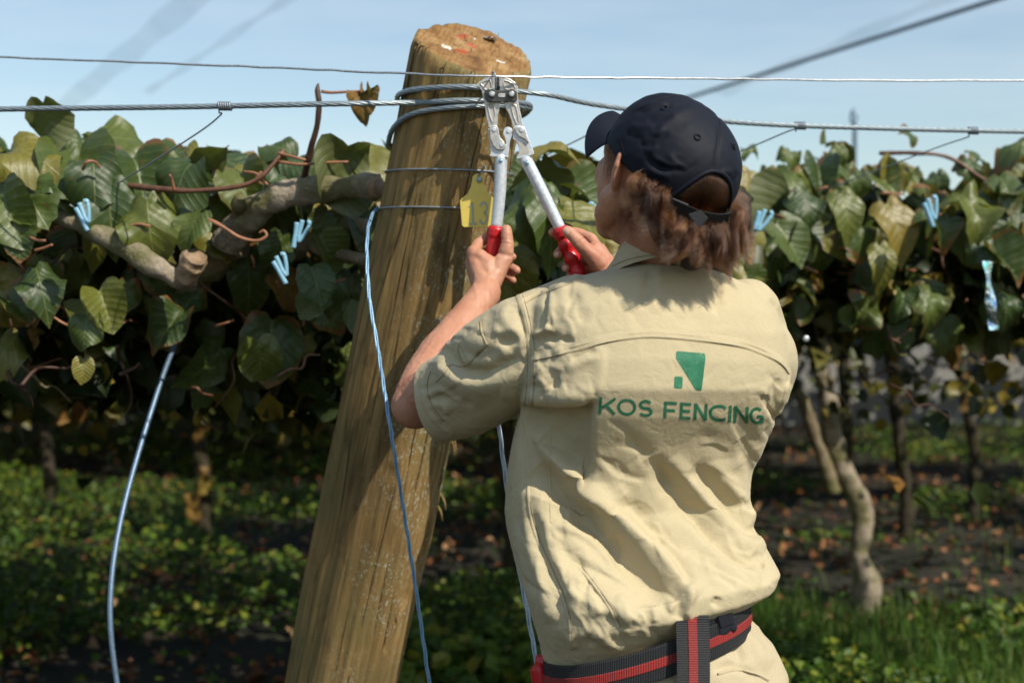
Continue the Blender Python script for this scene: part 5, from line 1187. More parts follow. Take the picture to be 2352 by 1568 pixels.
LEAF = [leaf_mesh(15, .95, .7, .6, .3, .09, .3), leaf_mesh(16, 1.05, .2, .35, .4, .10), leaf_mesh(11, 1.0, .9, .3, .1, .05, .5), leaf_mesh(12, 1.1, -.35, .5, .3, .07), leaf_mesh(13, .85, .15, .8, .2, .06), leaf_mesh(14, 1.0, .5, -.15, .35, .08), leaf_mesh(1), leaf_mesh(2, 1.05, .1, .4, .18), leaf_mesh(3, .95, .45, .3, .05), leaf_mesh(4, 1.1, -.1, .35, .25, .05), leaf_mesh(5, .98, .3, .15, .1, .06), leaf_mesh(6, 1.0, .6, .45, .05, .04, .3), leaf_mesh(7, 1.08, .05, .1, .22, .05), leaf_mesh(8, .9, .2, .55, .15, .05)]
LEAF_DRY = leaf_mesh(20, .8, .6, .5, .3, .10, .4); LEAF_DRY.materials.clear(); LEAF_DRY.materials.append(M['leaf_dry'])
def put_leaf(parent, c, n, tdir, size, me=None, name='leaf'):
    """one leaf as its own object: c centre, n upper-face normal, tdir tip direction"""
    n = Vector(n).normalized(); t = Vector(tdir); t = (t-n*t.dot(n)); t = t.normalized() if t.length > 1e-4 else n.orthogonal().normalized(); x = t.cross(n)
    R = Matrix((x, t, n)).transposed(); o = bpy.data.objects.new(name, me or random.choice(LEAF)); COL.objects.link(o); o.parent = parent
    o.location = Vector(c)-origin(parent)-R @ Vector((0, .46*size, 0)); o.rotation_euler = R.to_euler(); o.scale = (size,)*3; return o
def vine(name, loc, label): return thing(name, loc, label, 'kiwifruit vine', 'kiwifruit vines')
vl = vine('kiwifruit_vine', (-1.2, 3.4, 0), 'big leafed kiwifruit vine with bare lichen-covered limbs filling the left side')
vr = vine('kiwifruit_vine', (1.6, 4.4, 0), 'sunlit kiwifruit vine with drooping leaves behind the man on the right')
vc = vine('kiwifruit_vine', (.25, 3.6, 0), 'piece of vine seen between the cutter handles and the man')
G = random.gauss
def top_left(x): return np.interp(x, [-250, 0, 60, 120, 200, 280, 330, 420, 520, 600, 700, 800, 900], [300, 296, 312, 330, 300, 300, 322, 345, 352, 350, 372, 378, 366])
def top_right(x): return np.interp(x, [1650, 1720, 1800, 1850, 1900, 1960, 2030, 2100, 2200, 2300, 2352, 2600], [400, 395, 385, 372, 345, 350, 385, 372, 385, 372, 350, 340])
cnt = {'l': 0, 'r': 0, 'c': 0}
def facing(up=.55, cam_=.65, spread=.42): return (G(.12, spread), -abs(G(cam_, .35)), G(up, .35))
# hand-placed leaves that the photograph shows clearly: x, y, depth, size px, normal, tip direction
HERO_L = [(115, 275, 3.05, 120, (.1, .75, .5), (.1, -.2, -1)), (60, 345, 3.0, 150, (-.1, -.55, .8), (.8, -.2, -.45)), (180, 400, 3.05, 190, (.15, -.75, .6), (.2, -.3, -1)), (215, 405, 2.98, 135, (.2, -.85, .45), (.1, -.2, -1)), (270, 315, 3.2, 150, (.25, -.6, .75), (.7, 0, .4)),
          (65, 450, 2.98, 160, (-.2, -.8, .5), (.6, -.3, -.9)), (20, 490, 2.95, 150, (-.1, -.8, .4), (.5, -.3, -.9)), (380, 345, 3.2, 150, (.1, -.5, .8), (-.7, -.2, .5)), (410, 415, 3.0, 150, (-.3, -.85, .4), (-.4, -.2, -1)), (480, 360, 3.05, 110, (-.5, .6, .5), (-.2, 0, 1)), (550, 375, 3.3, 150, (.1, -.5, .85), (.8, 0, -.3)),
          (340, 505, 2.95, 150, (.1, -.9, .35), (.15, -.2, -1)), (250, 470, 2.98, 150, (.1, -.85, .45), (.1, -.2, -1)), (440, 520, 2.95, 105, (-.3, -.85, .5), (-.5, -.1, -.9)), (640, 335, 3.25, 90, (.2, -.7, .7), (-.8, 0, .5)), (780, 385, 2.98, 165, (-.5, .65, .45), (.2, -.2, -1)), (850, 385, 3.05, 150, (.2, -.6, .75), (.5, -.2, -.8)),
          (700, 375, 3.2, 110, (.1, -.6, .7), (.8, -.1, -.2)), (45, 550, 2.95, 85, (.1, -.85, .4), (0, -.2, -1)), (725, 645, 3.0, 100, (.2, -.85, .4), (.3, -.2, -1)), (240, 700, 2.95, 110, (.2, -.85, .4), (.4, -.2, -1)), (195, 750, 2.93, 85, (0, -.85, .4), (-.1, -.2, -1)), (190, 845, 2.95, 60, (.4, -.85, .3), (0, -.2, -1)), (700, 790, 3.3, 55, (.3, -.85, .3), (0, -.2, -1)), (90, 640, 3.0, 120, (.1, -.6, .7), (.3, -.3, -.8)),
          (40, 700, 3.05, 110, (.1, -.5, .8), (.7, -.3, -.6)), (720, 690, 3.05, 90, (.2, -.7, .5), (-.5, -.1, -.8)), (130, 400, 3.02, 150, (.1, -.6, .7), (.7, -.2, -.6)), (320, 395, 3.1, 140, (.3, -.7, .6), (.2, -.1, -1)), (560, 430, 3.1, 130, (-.1, -.8, .5), (.3, -.2, -1)), (480, 460, 3.15, 110, (.1, -.8, .5), (.2, -.2, -1))]
CALM = LEAF[6:]
for x, y, d, sp_, n, t in HERO_L: put_leaf(vl, P(x, y, d), n, t, sp_*d/FPX*.98, random.choice(CALM)); cnt['l'] += 1
HERO_C = [(1255, 345, 3.1, 120, (-.2, -.3, .8), (.9, 0, .2)), (1270, 395, 3.15, 110, (.4, .5, .6), (.2, -.1, -1)), (1220, 470, 3.0, 150, (-.2, -.85, .5), (.2, -.2, -1)), (1265, 480, 2.98, 150, (.2, -.8, .55), (.25, -.2, -1)), (1330, 490, 2.98, 140, (.1, -.6, .8), (.7, -.2, -.5)), (1340, 440, 3.15, 120, (.2, -.7, .7), (.7, 0, -.3)), (1395, 430, 3.3, 110, (.2, -.7, .6), (.4, 0, -.8)), (1190, 420, 3.25, 100, (-.2, -.5, .7), (-.5, 0, -.6)),
          (1420, 620, 3.4, 80, (.1, -.8, .4), (.2, 0, -1)), (1210, 560, 3.4, 100, (.1, -.6, .6), (.2, 0, -1)), (1290, 560, 3.5, 100, (.2, -.6, .6), (.2, 0, -1)), (1390, 530, 3.5, 90, (.1, -.7, .5), (.3, 0, -1))]
for x, y, d, sp_, n, t in HERO_C: put_leaf(vc, P(x, y, d), n, t, sp_*d/FPX*.98); cnt['c'] += 1
HERO_R = [(1945, 470, 3.9, 105, (.1, -.75, .6), (.15, -.2, -1)), (1810, 545, 3.9, 120, (.2, -.8, .5), (.5, -.2, -.7)), (2060, 500, 4.0, 130, (.1, -.7, .6), (.3, -.2, -1)), (2030, 590, 3.9, 90, (.1, -.8, .5), (.1, -.2, -1)), (2150, 510, 4.0, 110, (.3, -.7, .6), (.5, -.2, -.9)), (2230, 480, 4.0, 130, (.2, -.7, .6), (.2, -.2, -1)), (2300, 600, 4.0, 110, (.1, -.7, .6), (.6, -.2, -.6)), (2140, 690, 3.9, 100, (.3, -.8, .4), (.2, -.2, -1)), (2075, 690, 3.9, 70, (.2, -.85, .4), (-.2, -.2, -1)),
          (1770, 470, 3.8, 130, (-.3, .5, .6), (-.4, -.2, -.9)), (1930, 350, 4.2, 55, (.1, -.8, .4), (0, 0, -1)), (1955, 395, 4.2, 60, (.1, -.8, .4), (0, 0, -1)), (1815, 355, 4.3, 55, (.1, -.7, .5), (.3, 0, -1)), (1895, 330, 4.3, 50, (.4, -.5, .6), (.5, 0, .5)), (2090, 305, 4.3, 50, (.3, -.6, .6), (.6, 0, -.3)), (2340, 325, 4.2, 90, (0, -.5, .8), (-.6, 0, -.3)), (2250, 355, 4.3, 70, (.1, -.5, .8), (.6, 0, .2)), (2230, 385, 4.2, 70, (.1, -.8, .4), (.1, 0, -1)),
          (1720, 350, 4.3, 45, (.1, -.5, .8), (.8, 0, .3)), (1850, 465, 4.0, 95, (.1, -.8, .5), (.1, -.2, -1)), (2270, 560, 4.0, 100, (.1, -.7, .6), (.7, 0, -.5)), (1725, 650, 3.7, 75, (.4, -.7, .4), (.5, 0, -1)), (2060, 385, 4.2, 75, (.2, -.8, .5), (.2, 0, -1)), (2040, 395, 4.2, 60, (.2, -.6, .5), (-.4, 0, -.8))]
for x, y, d, sp_, n, t in HERO_R: put_leaf(vr, P(x, y, d), n, t, sp_*d/FPX*.98); cnt['r'] += 1
# fill: the leaf wall of each vine, denser above, ragged below
for k in range(520):
    if cnt['l'] >= 298: break
    x = random.uniform(-180, 900); ty = top_left(x); y = ty+22+random.random()**1.25*500; d = 3.08+random.random()*.55
    if y > 700 and random.random() < .4: continue
    put_leaf(vl, P(x, y, d), facing(.6 if y < 480 else .4), (G(.2, .5), G(-.2, .2), -1), max(.05, G(.098, .027)), LEAF_DRY if random.random() < .03 else None); cnt['l'] += 1
for k in range(500):
    if cnt['r'] >= 298: break
    x = random.uniform(1640, 2520); ty = top_right(x); y = ty+26+random.random()**1.3*380; d = 4.0+random.random()*.7
    if y > 620 and random.random() < .4: continue
    put_leaf(vr, P(x, y, d), facing(.6 if y < 540 else .4), (G(.2, .5), G(-.2, .2), -1), max(.05, G(.092, .026)), LEAF_DRY if random.random() < .05 else None); cnt['r'] += 1
for k in range(70):
    x = random.uniform(1080, 1720); y = random.uniform(420, 720); d = 3.25+random.random()*.7
    put_leaf(vc, P(x, y, d), facing(.5), (G(.2, .5), G(-.2, .2), -1), max(.07, G(.11, .02)), LEAF_DRY if random.random() < .05 else None); cnt['c'] += 1

# limbs of the left vine
def limb_part(name, pts, rad, mat, parent, n=60, seg=16, rough=.0045, lab=None, rs=26):
    o = part(name, mesh_of(*tube([A(P(*p)) for p in pts], rad, n, seg, True, 1.0, rough, rs)), M[mat], parent)
    if lab: o['label'] = lab
    return o
b1 = limb_part('branch', [(520, 560, 3.10), (560, 508, 3.06), (620, 460, 3.02), (700, 440, 2.99), (790, 432, 2.96), (866, 432, 2.94)], [.034, .034, .030, .028, .026, .030], 'bark', vl, 90, 22, .007)
limb_part('cut_end', [(858, 432, 2.932), (872, 432, 2.925)], [.0265, .022], 'cutwood', b1, 6, 18, .004)
b2 = limb_part('branch', [(60, 476, 3.10), (130, 495, 3.05), (210, 528, 3.0), (290, 568, 2.97), (350, 610, 2.96), (400, 636, 2.97), (440, 640, 3.0)], [.013, .016, .019, .023, .023, .022, .024], 'bark', vl, 90, 20, .005)
limb_part('knot', [(425, 640, 2.97), (440, 605, 2.95), (448, 588, 2.94)], [.026, .033, .024], 'cutwood', b2, 24, 18, .011)
b3 = limb_part('branch', [(845, 522, 3.10), (780, 518, 3.12), (725, 535, 3.14), (680, 565, 3.18), (640, 575, 3.22)], [.018, .019, .022, .026, .028], 'bark', vl, 60, 18, .007); limb_part('branch', [(842, 600, 3.05), (800, 590, 3.08), (750, 575, 3.12), (715, 560, 3.15)], [.014, .014, .015, .017], 'bark_moss', vl, 50, 14, .005)
limb_part('branch', [(540, 560, 3.14), (500, 600, 3.2), (455, 640, 3.25), (420, 700, 3.32), (400, 800, 3.4)], [.034, .030, .030, .026, .026], 'bark_moss', vl, 60, 18, .008); limb_part('spur', [(540, 500, 3.05), (548, 470, 3.0), (552, 452, 2.98)], [.014, .012, .010], 'bark_moss', vl, 16, 12, .006)
limb_part('branch', [(1175, 525, 3.15), (1230, 522, 3.1), (1300, 520, 3.12), (1380, 515, 3.2)], [.009, .010, .010, .009], 'bark', vc, 30, 12, .003)
for pts, r, mt in (([(698, 412, 3.0), (712, 350, 2.97), (728, 290, 2.95), (733, 240, 2.94), (729, 208, 2.94), (731, 192, 2.94)], [.0085, .0075, .0062, .0062, .0062, .0018], 'cane_dark'), ([(285, 425, 3.02), (370, 435, 2.97), (450, 438, 2.96), (550, 428, 2.95), (600, 405, 2.95), (640, 362, 2.96), (652, 345, 2.97)], [.006, .0058, .0055, .0055, .005, .0045, .004], 'cane'), ([(470, 500, 2.95), (510, 520, 2.94), (550, 545, 2.94), (590, 553, 2.94), (612, 542, 2.94), (606, 530, 2.94), (595, 535, 2.94)], [.0048, .0045, .004, .0036, .003, .0026, .002], 'petiole'),
                   ([(1700, 470, 3.9), (1760, 490, 3.85), (1800, 500, 3.8)], [.006, .006, .005], 'cane'), ([(2020, 352, 4.25), (2110, 352, 4.2), (2180, 362, 4.2), (2240, 400, 4.2), (2300, 440, 4.2)], [.006, .006, .0055, .005, .004], 'cane')):
    limb_part('cane', pts, r, mt, vl if pts[0][0] < 1000 else vr, 40, 10, .0012)
for pts in ([(738, 210, 2.94), (760, 213, 2.94), (800, 211, 2.94), (835, 210, 2.94)], [(640, 352, 2.96), (680, 362, 2.95), (702, 368, 2.95)], [(640, 372, 2.96), (690, 378, 2.95), (740, 374, 2.95), (800, 372, 2.95)], [(190, 390, 2.96), (200, 372, 2.95), (218, 372, 2.96), (230, 385, 2.97)], [(400, 437, 2.95), (395, 415, 2.94), (390, 402, 2.93)], [(290, 520, 2.96), (320, 515, 2.95), (345, 520, 2.95)], [(560, 395, 3.0), (590, 400, 2.98), (615, 425, 2.97)], [(80, 575, 2.95), (100, 570, 2.94), (120, 562, 2.93)], [(70, 545, 2.95), (85, 552, 2.94), (105, 553, 2.94)]):
    limb_part('petiole', pts, [.0036, .0030, .0028], 'petiole', vl, 18, 7, 0)
dl = [put_leaf(vl, P(835, 235, 2.93), (-.25, -.8, .35), (.12, -.2, -1), .072, LEAF_DRY), put_leaf(vl, P(845, 222, 2.95), (.3, .4, .7), (.2, .5, -.3), .055, LEAF_DRY)]
for k in range(26):
    x = random.uniform(20, 860); y = random.uniform(420, 760); p = (x, y, 2.98+random.random()*.3); q = (x+G(0, 30), y-random.uniform(10, 35), p[2]-.02); limb_part('petiole', [p, ((p[0]+q[0])/2+G(0, 6), (p[1]+q[1])/2, p[2]-.02), q], [.0034, .0028, .0026], 'petiole', vl, 10, 6, 0)
for k in range(36):
    x = random.uniform(1690, 2352); y = random.uniform(430, 720); p = (x, y, 4.0+random.random()*.4); q = (x+G(0, 30), y-random.uniform(-5, 25), p[2]-.02); limb_part('petiole', [p, ((p[0]+q[0])/2+G(0, 6), (p[1]+q[1])/2, p[2]-.02), q], [.0042, .0034, .003], 'petiole', vr, 10, 6, 0)

for k in range(52):
    lft = k < 32; x = random.uniform(-20, 840) if lft else random.uniform(1700, 2340); y = random.uniform(500, 900); d = random.uniform(3.0, 3.6) if lft else random.uniform(4.0, 5.0); a = random.uniform(-.9, .9)+(math.pi/2 if random.random() < .45 else 0); l = random.uniform(50, 190); pts = []
    for t in np.linspace(0, 1, 5): pts.append((x+math.cos(a)*l*t+G(0, 9), y+math.sin(a)*l*t+G(0, 9)+20*t*t, d+.06*t+G(0, .015)))
    limb_part('shoot', pts, [random.uniform(.0028, .006), .0032, .0022], random.choice(('cane', 'cane_dark', 'bark_moss')), vl if lft else vr, 20, 7, .0008)
# ------------------------------------------------------------------ pale blue vine clips
def clip(x, y, d, ang, s, label):
    t = thing('vine_clip', P(x, y, d), label, 'plastic clip', 'pale blue vine clips'); u = d/FPX*s; c, sn = math.cos(ang), math.sin(ang)
    def q(a, b, o=0): return A(P(x, y, d))+np.array([(a*c-b*sn)*u, o*u, -(a*sn+b*c)*u])      # a right, b down, in px
    def bar(nm, pts, r): part(nm, mesh_of(*tube([q(*p) for p in pts], r*u, max(6, 4*len(pts)), 10)), M['clip'], t)
    bar('prong', [(-4, 44), (-4, 20), (-4, -8), (-6, -36)], 8); bar('prong', [(10, 24), (6, 0), (8, -22), (10, -46)], 7.5); bar('prong', [(10, 22), (24, -6), (34, -34)], 6.5); bar('tip', [(34, -34), (33, -42), (26, -44)], 7); bar('bar', [(-6, 8), (3, 6), (12, 4)], 7)
for a in ((190, 500, 2.90, -.45, .74, 'blue clip gripping the left branch, three prongs leaning left'), (682, 538, 2.95, .16, .74, 'blue clip upright on the short limb left of the post'), (644, 622, 2.95, -.50, .74, 'blue clip hanging below the others left of the post'),
          (1740, 512, 3.55, .30, .74, 'blue clip just right of the man\'s hair'), (2135, 490, 3.8, -.35, .74, 'blue clip half hidden in the sunlit leaves on the right'), (1370, 505, 3.05, -1.0, .74, 'blue clip lying flat between the right hand and the face')): clip(*a)
wire('clip_wire', [A(P(160, 470, 2.95)), A(P(300, 560, 3.1)), A(P(420, 630, 3.3))], .001, 'dullwire', 'thin dark wire crossing the lower left branch near the clip', 20)

# ------------------------------------------------------------------ bird scare strips
def strip(name, pts, wpx, label, twist):
    C = smoothpath([A(P(*p)) for p in pts], 40); V = []
    for i, c in enumerate(C):
        a = twist*math.sin(i*.17); u = np.array([math.cos(a), math.sin(a), 0])*wpx*c[1]/FPX/2; V += [tuple(c-u), tuple(c+np.array([0, -.003, 0])), tuple(c+u)]
    o = part(name, mesh_of(V, [(3*i+k, 3*i+k+1, 3*i+k+4, 3*i+k+3) for i in range(39) for k in (0, 1)]), M['holo'], None, C[0]); return tag(o, label, 'reflective strip')
strip('scare_strip', [(2268, 600, 3.6), (2272, 660, 3.6), (2278, 720, 3.6), (2284, 758, 3.6)], 25, 'shiny holographic bird scare strip hanging at the right edge', .9)
dsc = mesh_of(*ellipsoid(A(P(1851, 778, 3.9)), (vx*.009, vy*.003, vz*.009), 16, 10)); o = part('reflector', dsc, M['wire'], None, P(1851, 778, 3.9)); tag(o, 'small round bright reflector glinting in the shade beside the right shoulder', 'reflector')
# ------------------------------------------------------------------ ground, rows behind, far wall
n = 60; xs = np.linspace(-1, 1, n); g = np.sign(xs)*np.abs(xs)**2.2*160; GX, GY = np.meshgrid(g, g+10); V = np.stack([GX.ravel(), GY.ravel(), np.zeros(n*n)], 1)
V[:, 2] = np.where((np.hypot(V[:, 0], V[:, 1]-10) < 30), .03*fbm(V*np.array([.5, .5, 1]), 3, 70), 0)
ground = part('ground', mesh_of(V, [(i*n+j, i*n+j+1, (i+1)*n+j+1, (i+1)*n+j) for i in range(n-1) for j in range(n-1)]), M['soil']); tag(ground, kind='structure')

def leaf_mass(C, N_, T_, S, val, name, mat, quadcup=.18, wide=.9):
    """joined small leaves, 6 vertices each: C centres, N normals, T tip directions, S sizes"""
    N_ = N_/np.linalg.norm(N_, axis=1)[:, None]; T_ = T_-N_*np.sum(T_*N_, 1)[:, None]; T_ /= np.linalg.norm(T_, axis=1)[:, None]+1e-9; X = np.cross(T_, N_)
    pts = [(0, -.5, 0), (-.46, -.22, 1), (-.34, .22, 1), (0, .5, -.6), (.34, .22, 1), (.46, -.22, 1), (0, 0, 0)]
    P_ = np.stack([C+(X*a*wide+T_*b+N_*c*quadcup)*S[:, None] for a, b, c in pts], 1).reshape(-1, 3)
    k = np.arange(len(C))*7; q = np.stack([np.stack([k+6, k, k+1], 1), np.stack([k+6, k+1, k+2], 1), np.stack([k+6, k+2, k+3], 1), np.stack([k+6, k+3, k+4], 1), np.stack([k+6, k+4, k+5], 1), np.stack([k+6, k+5, k], 1)], 1)
    q = q.reshape(-1, 3)
    me = mesh_np(P_, q.ravel(), np.full(len(q), 3), name, True); at = me.attributes.new('rnd', 'FLOAT', 'POINT'); at.data.foreach_set('value', np.repeat(val, 7).astype(np.float32)); me.materials.append(M[mat]); return me
def stuff(name, me, label, loc=None):
    o = bpy.data.objects.new(name, me); COL.objects.link(o); return tag(o, label, kind='stuff')
def rvec(n, s): return rng.normal(0, s, (n, 3))
# roof of leaves over the block: a pergola canopy, thinner in places
N1 = 88000
y_ = 3.6+rng.random(N1)**.9*25; x_ = (rng.random(N1)*2-1)*(3.5+y_*.60)
keep = ~((x_ > 3.2) & (y_ > 18.5)) & (y_ > np.where(x_ < .4, 3.55, np.where(x_ < 1.0, 4.9, 6.0)))
hole = fbm(np.stack([x_*.5, y_*.42, x_*0+1], 1), 3, 80); keep &= rng.random(N1) > np.clip((hole-.50)*3.5, 0, .97)
# real gaps in the roof, each letting the sun onto a patch of ground (centre, radii)
sh = 1.8/math.tan(SUN_EL)
HOLES = ((-4.4, 13.0, 1.5, .9), (-3.4, 10.6, 1.3, .55), (-2.6, 9.9, .7, .35), (-1.8, 8.85, .9, .28), (-1.1, 8.5, .5, .22), (-.35, 9.5, .4, .7), (2.4, 9.9, 1.0, .25), (3.6, 10.3, .9, .25), (3.4, 14.5, 1.2, .5), (4.6, 17, 1.6, .7), (-.9, 12.0, .7, .4), (2.0, 8.2, .5, .3), (-3.0, 12.0, 1.0, .5), (-1.6, 11.2, .6, .3), (.2, 11, .5, .4), (-5.2, 11.8, 1.0, .5), (-1.2, 14, .9, .4), (-3.6, 9.0, .5, .2), (-2.2, 7.6, .4, .15), (-.2, 7.7, .35, .2), (2.9, 12, .8, .3), (1.9, 7.4, .4, .2), (5.4, 13, .9, .35), (1.15, 7.6, .4, .28), (-1.7, 6.6, .35, .15), (-.9, 6.9, .3, .15), (-2.1, 6.3, .2, .12), (-1.2, 7.5, .4, .18), (-1.35, 6.9, .5, .16), (-.75, 6.2, .3, .12), (-2.4, 8.2, .4, .14))
for gx, gy, ra, rb in HOLES:
    ra, rb = ra*1.15, rb*1.5
    u, w_ = (x_-gx-sh*math.sin(SUN_AZ))/ra, (y_-gy+sh*math.cos(SUN_AZ))/rb; keep &= (u*u+w_*w_+1.1*vnoise(np.stack([x_*1.5, y_*1.9, x_*0], 1), 7)+.6*vnoise(np.stack([x_*4, y_*4, x_*0], 1), 8) > 1) | (rng.random(N1) < .06)
x_, y_ = x_[keep], y_[keep]; k = len(x_); z_ = 1.80+rng.normal(0, .06, k)-.10*(rng.random(k)**4)*3; z_ = np.minimum(z_, 1.90)
S = np.clip(.15+.005*y_+rng.normal(0, .02, k), .09, .30)
me = leaf_mass(np.stack([x_, y_, z_], 1), np.array([0, 0, 1.0])+rvec(k, .42), rvec(k, 1)+np.array([0, 0, -.4]), S, np.clip(rng.random(k)**1.2*.95, 0, 1), 'leaf_canopy', 'mass'); stuff('leaf_canopy', me, 'roof of vine leaves running back over the whole block')
# leaves hanging below the roof on the rows behind, many of them yellowing
N2 = 30000
y_ = 4.2+rng.random(N2)**.75*19; x_ = (rng.random(N2)*2-1)*(2.0+y_*.50); row = np.abs(((x_*.87+y_*.5)/1.7) % 1-.5)
z_ = 1.78-rng.random(N2)**1.3*(.50+.45*(fbm(np.stack([x_*.7, y_*.7, x_*0], 1), 2, 90) > .1)); keep = (z_ > .55+.15*rng.random(N2)) & ~((y_ < 6.5) & (np.abs(x_) < 5) & (z_ < 1.35) & (rng.random(N2) < .6))
for gx, gy, ra, rb in HOLES:
    sz = z_/math.tan(SUN_EL); keep &= ((x_-sz*math.sin(SUN_AZ)-gx)/ra)**2+((y_+sz*math.cos(SUN_AZ)-gy)/(rb*1.3))**2 > 1
keep &= ~((x_ > 1.3) & (y_ > 6.5) & (z_ < 1.45) & (rng.random(N2) < .85))
x_, y_, z_ = x_[keep], y_[keep], z_[keep]; k = len(x_)
me = leaf_mass(np.stack([x_, y_, z_], 1), np.array([.2, -.6, .5])+rvec(k, .5), np.array([.2, 0, -1])+rvec(k, .4), np.clip(rng.normal(.085, .022, k), .04, .14), np.clip(rng.random(k)*1.0+.05*(y_ > 7), 0, 1), 'hanging_leaves', 'mass'); stuff('hanging_leaves', me, 'dim hanging leaves of the vine rows further back, many yellowing')

def understorey(name, parent, n, x0, x1, ytop, span, d0, d1, size, dark):
    xx, dd = rng.uniform(x0, x1, n), d0+(d1-d0)*rng.random(n); yy = np.interp(xx, *ytop)+rng.random(n)**1.15*span
    C = np.stack([(xx-CX)*dd/FPX, dd, CAM_H+(CY-yy)*dd/FPX], 1); C[:, 2] = np.minimum(C[:, 2], 1.84)
    me = leaf_mass(C, np.array([.15, -.6, .5])+rvec(n, .5), np.array([.2, 0, -1])+rvec(n, .45), np.clip(rng.normal(size, size*.28, n), .03, .16), np.clip(rng.random(n)*dark, 0, 1), name, 'mass', .3)
    o = bpy.data.objects.new(name, me); COL.objects.link(o); me.transform(Matrix.Translation(-origin(parent))); o.parent = parent; o['kind'] = 'stuff'; return o
understorey('leaves', vl, 2300, -420, 960, ([-500, 0, 300, 600, 900, 1000], [350, 350, 370, 410, 440, 440]), 560, 3.35, 4.3, .080, .92)
understorey('leaves', vr, 2300, 1560, 2700, ([1500, 1700, 1900, 2352, 2700], [470, 450, 440, 440, 430]), 330, 4.3, 5.3, .080, .92)
understorey('leaves', vc, 260, 1000, 1760, ([1000, 1760], [430, 470]), 420, 3.5, 4.6, .09, .8)
n_ = 14000; xx = rng.uniform(-400, 2750, n_); dd = rng.uniform(5.2, 11, n_); yy = rng.uniform(660, 985, n_)-40*rng.random(n_); C = np.stack([(xx-CX)*dd/FPX, dd, CAM_H+(CY-yy)*dd/FPX], 1); ok = (C[:, 2] > np.where(xx < 1150, .28, .42)+.3*rng.random(n_)) & (fbm(C*np.array([1.1, .5, 1.1]), 2, 77) > -.25) & ((xx < 1700) | (rng.random(n_) < .16)); C = C[ok]; n_ = len(C)
me = leaf_mass(C, np.array([.15, -.6, .5])+rvec(n_, .5), np.array([.2, 0, -1])+rvec(n_, .45), np.clip(rng.normal(.070, .02, n_), .03, .12), np.clip(.50+rng.random(n_)*.5, 0, 1), 'trailing_leaves', 'mass'); stuff('trailing_leaves', me, 'shaded trailing shoots and leaves between the vine rows')  # high yellow values put sun flecks into the colour of these shaded leaves

# trunks and poles of the rows behind
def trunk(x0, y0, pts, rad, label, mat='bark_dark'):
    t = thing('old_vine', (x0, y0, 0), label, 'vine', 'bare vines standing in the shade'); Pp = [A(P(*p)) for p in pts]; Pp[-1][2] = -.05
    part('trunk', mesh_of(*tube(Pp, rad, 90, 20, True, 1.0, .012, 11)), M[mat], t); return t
tk = trunk(P(1975, 1430, 7.0).x, 7.0, [(1868, 690, 7.0), (1880, 830, 7.0), (1905, 930, 7.0), (1912, 1010, 7.0), (1955, 1110, 7.0), (1984, 1200, 7.0), (1972, 1270, 7.0), (1992, 1360, 7.0), (1978, 1470, 7.0)], [.038, .036, .042, .044, .048, .048, .052, .068, .055], 'crooked pale vine trunk catching the sun right of the man', 'bark')
part('limb', mesh_of(*tube([A(P(1915, 1130, 7.0)), A(P(1885, 1040, 6.95)), A(P(1850, 940, 6.9)), A(P(1820, 880, 6.9))], [.035, .032, .03, .026], 40, 14, True, 1.0, .010, 11)), M['bark_moss'], tk)
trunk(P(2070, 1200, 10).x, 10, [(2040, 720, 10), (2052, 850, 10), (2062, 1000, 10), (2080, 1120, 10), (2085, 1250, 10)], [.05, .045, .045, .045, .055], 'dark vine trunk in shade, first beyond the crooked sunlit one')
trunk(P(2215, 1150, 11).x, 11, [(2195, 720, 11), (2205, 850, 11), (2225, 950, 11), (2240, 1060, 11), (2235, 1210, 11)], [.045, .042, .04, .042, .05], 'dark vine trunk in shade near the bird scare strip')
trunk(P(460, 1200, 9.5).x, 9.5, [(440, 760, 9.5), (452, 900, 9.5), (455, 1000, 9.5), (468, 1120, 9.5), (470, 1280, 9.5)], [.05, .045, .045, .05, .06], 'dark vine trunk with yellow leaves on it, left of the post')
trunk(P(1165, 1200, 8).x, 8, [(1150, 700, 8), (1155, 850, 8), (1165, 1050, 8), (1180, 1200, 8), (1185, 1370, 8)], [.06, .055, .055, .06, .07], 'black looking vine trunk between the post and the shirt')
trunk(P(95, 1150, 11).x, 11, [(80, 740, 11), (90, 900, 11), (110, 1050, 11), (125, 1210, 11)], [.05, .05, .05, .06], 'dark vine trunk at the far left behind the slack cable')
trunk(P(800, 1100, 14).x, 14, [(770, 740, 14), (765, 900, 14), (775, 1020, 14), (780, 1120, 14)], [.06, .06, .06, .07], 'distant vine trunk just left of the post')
trunk(P(1935, 1100, 14).x, 14, [(1935, 720, 14), (1940, 900, 14), (1945, 1020, 14), (1940, 1120, 14)], [.06, .06, .06, .07], 'distant thin vine trunk before the grey wall')
for x, y, d, h in ((2198, 800, 10.9, 3), (2215, 880, 10.9, 3), (452, 960, 9.4, 3), (465, 1120, 9.4, 4)):      # yellow sprays clinging to trunks
    c = P(x, y, d); t = thing('yellow_spray', c, 'yellowing spray of leaves on a shaded trunk at %s' % ('right under the scare strip' if (x, y) == (2198, 800) else 'right of the grey wall gap' if x == 2215 else 'left, upper of the two' if y == 960 else 'left, lower of the two'), 'leaves')
    for k in range(h): put_leaf(t, A(c)+np.array([G(0, .03), -.06, G(0, .10)]), (G(.2, .3), -.8, .4), (G(0, .4), 0, -1), .12, LEAF_DRY)
# grey rendered wall far behind, seen through the rows on the right
wl = thing('wall', (8.5, 24, 0), 'long grey wall seen under the vines at far right', 'wall')
part('panel', mesh_of(*box((9.5, 24.0, 1.15), (15, .2, 2.3)), smooth=False), M['wallm'], wl); part('coping', mesh_of(*box((9.5, 24.0, 2.34), (15.1, .3, .08)), smooth=False), M['wallm'], wl)
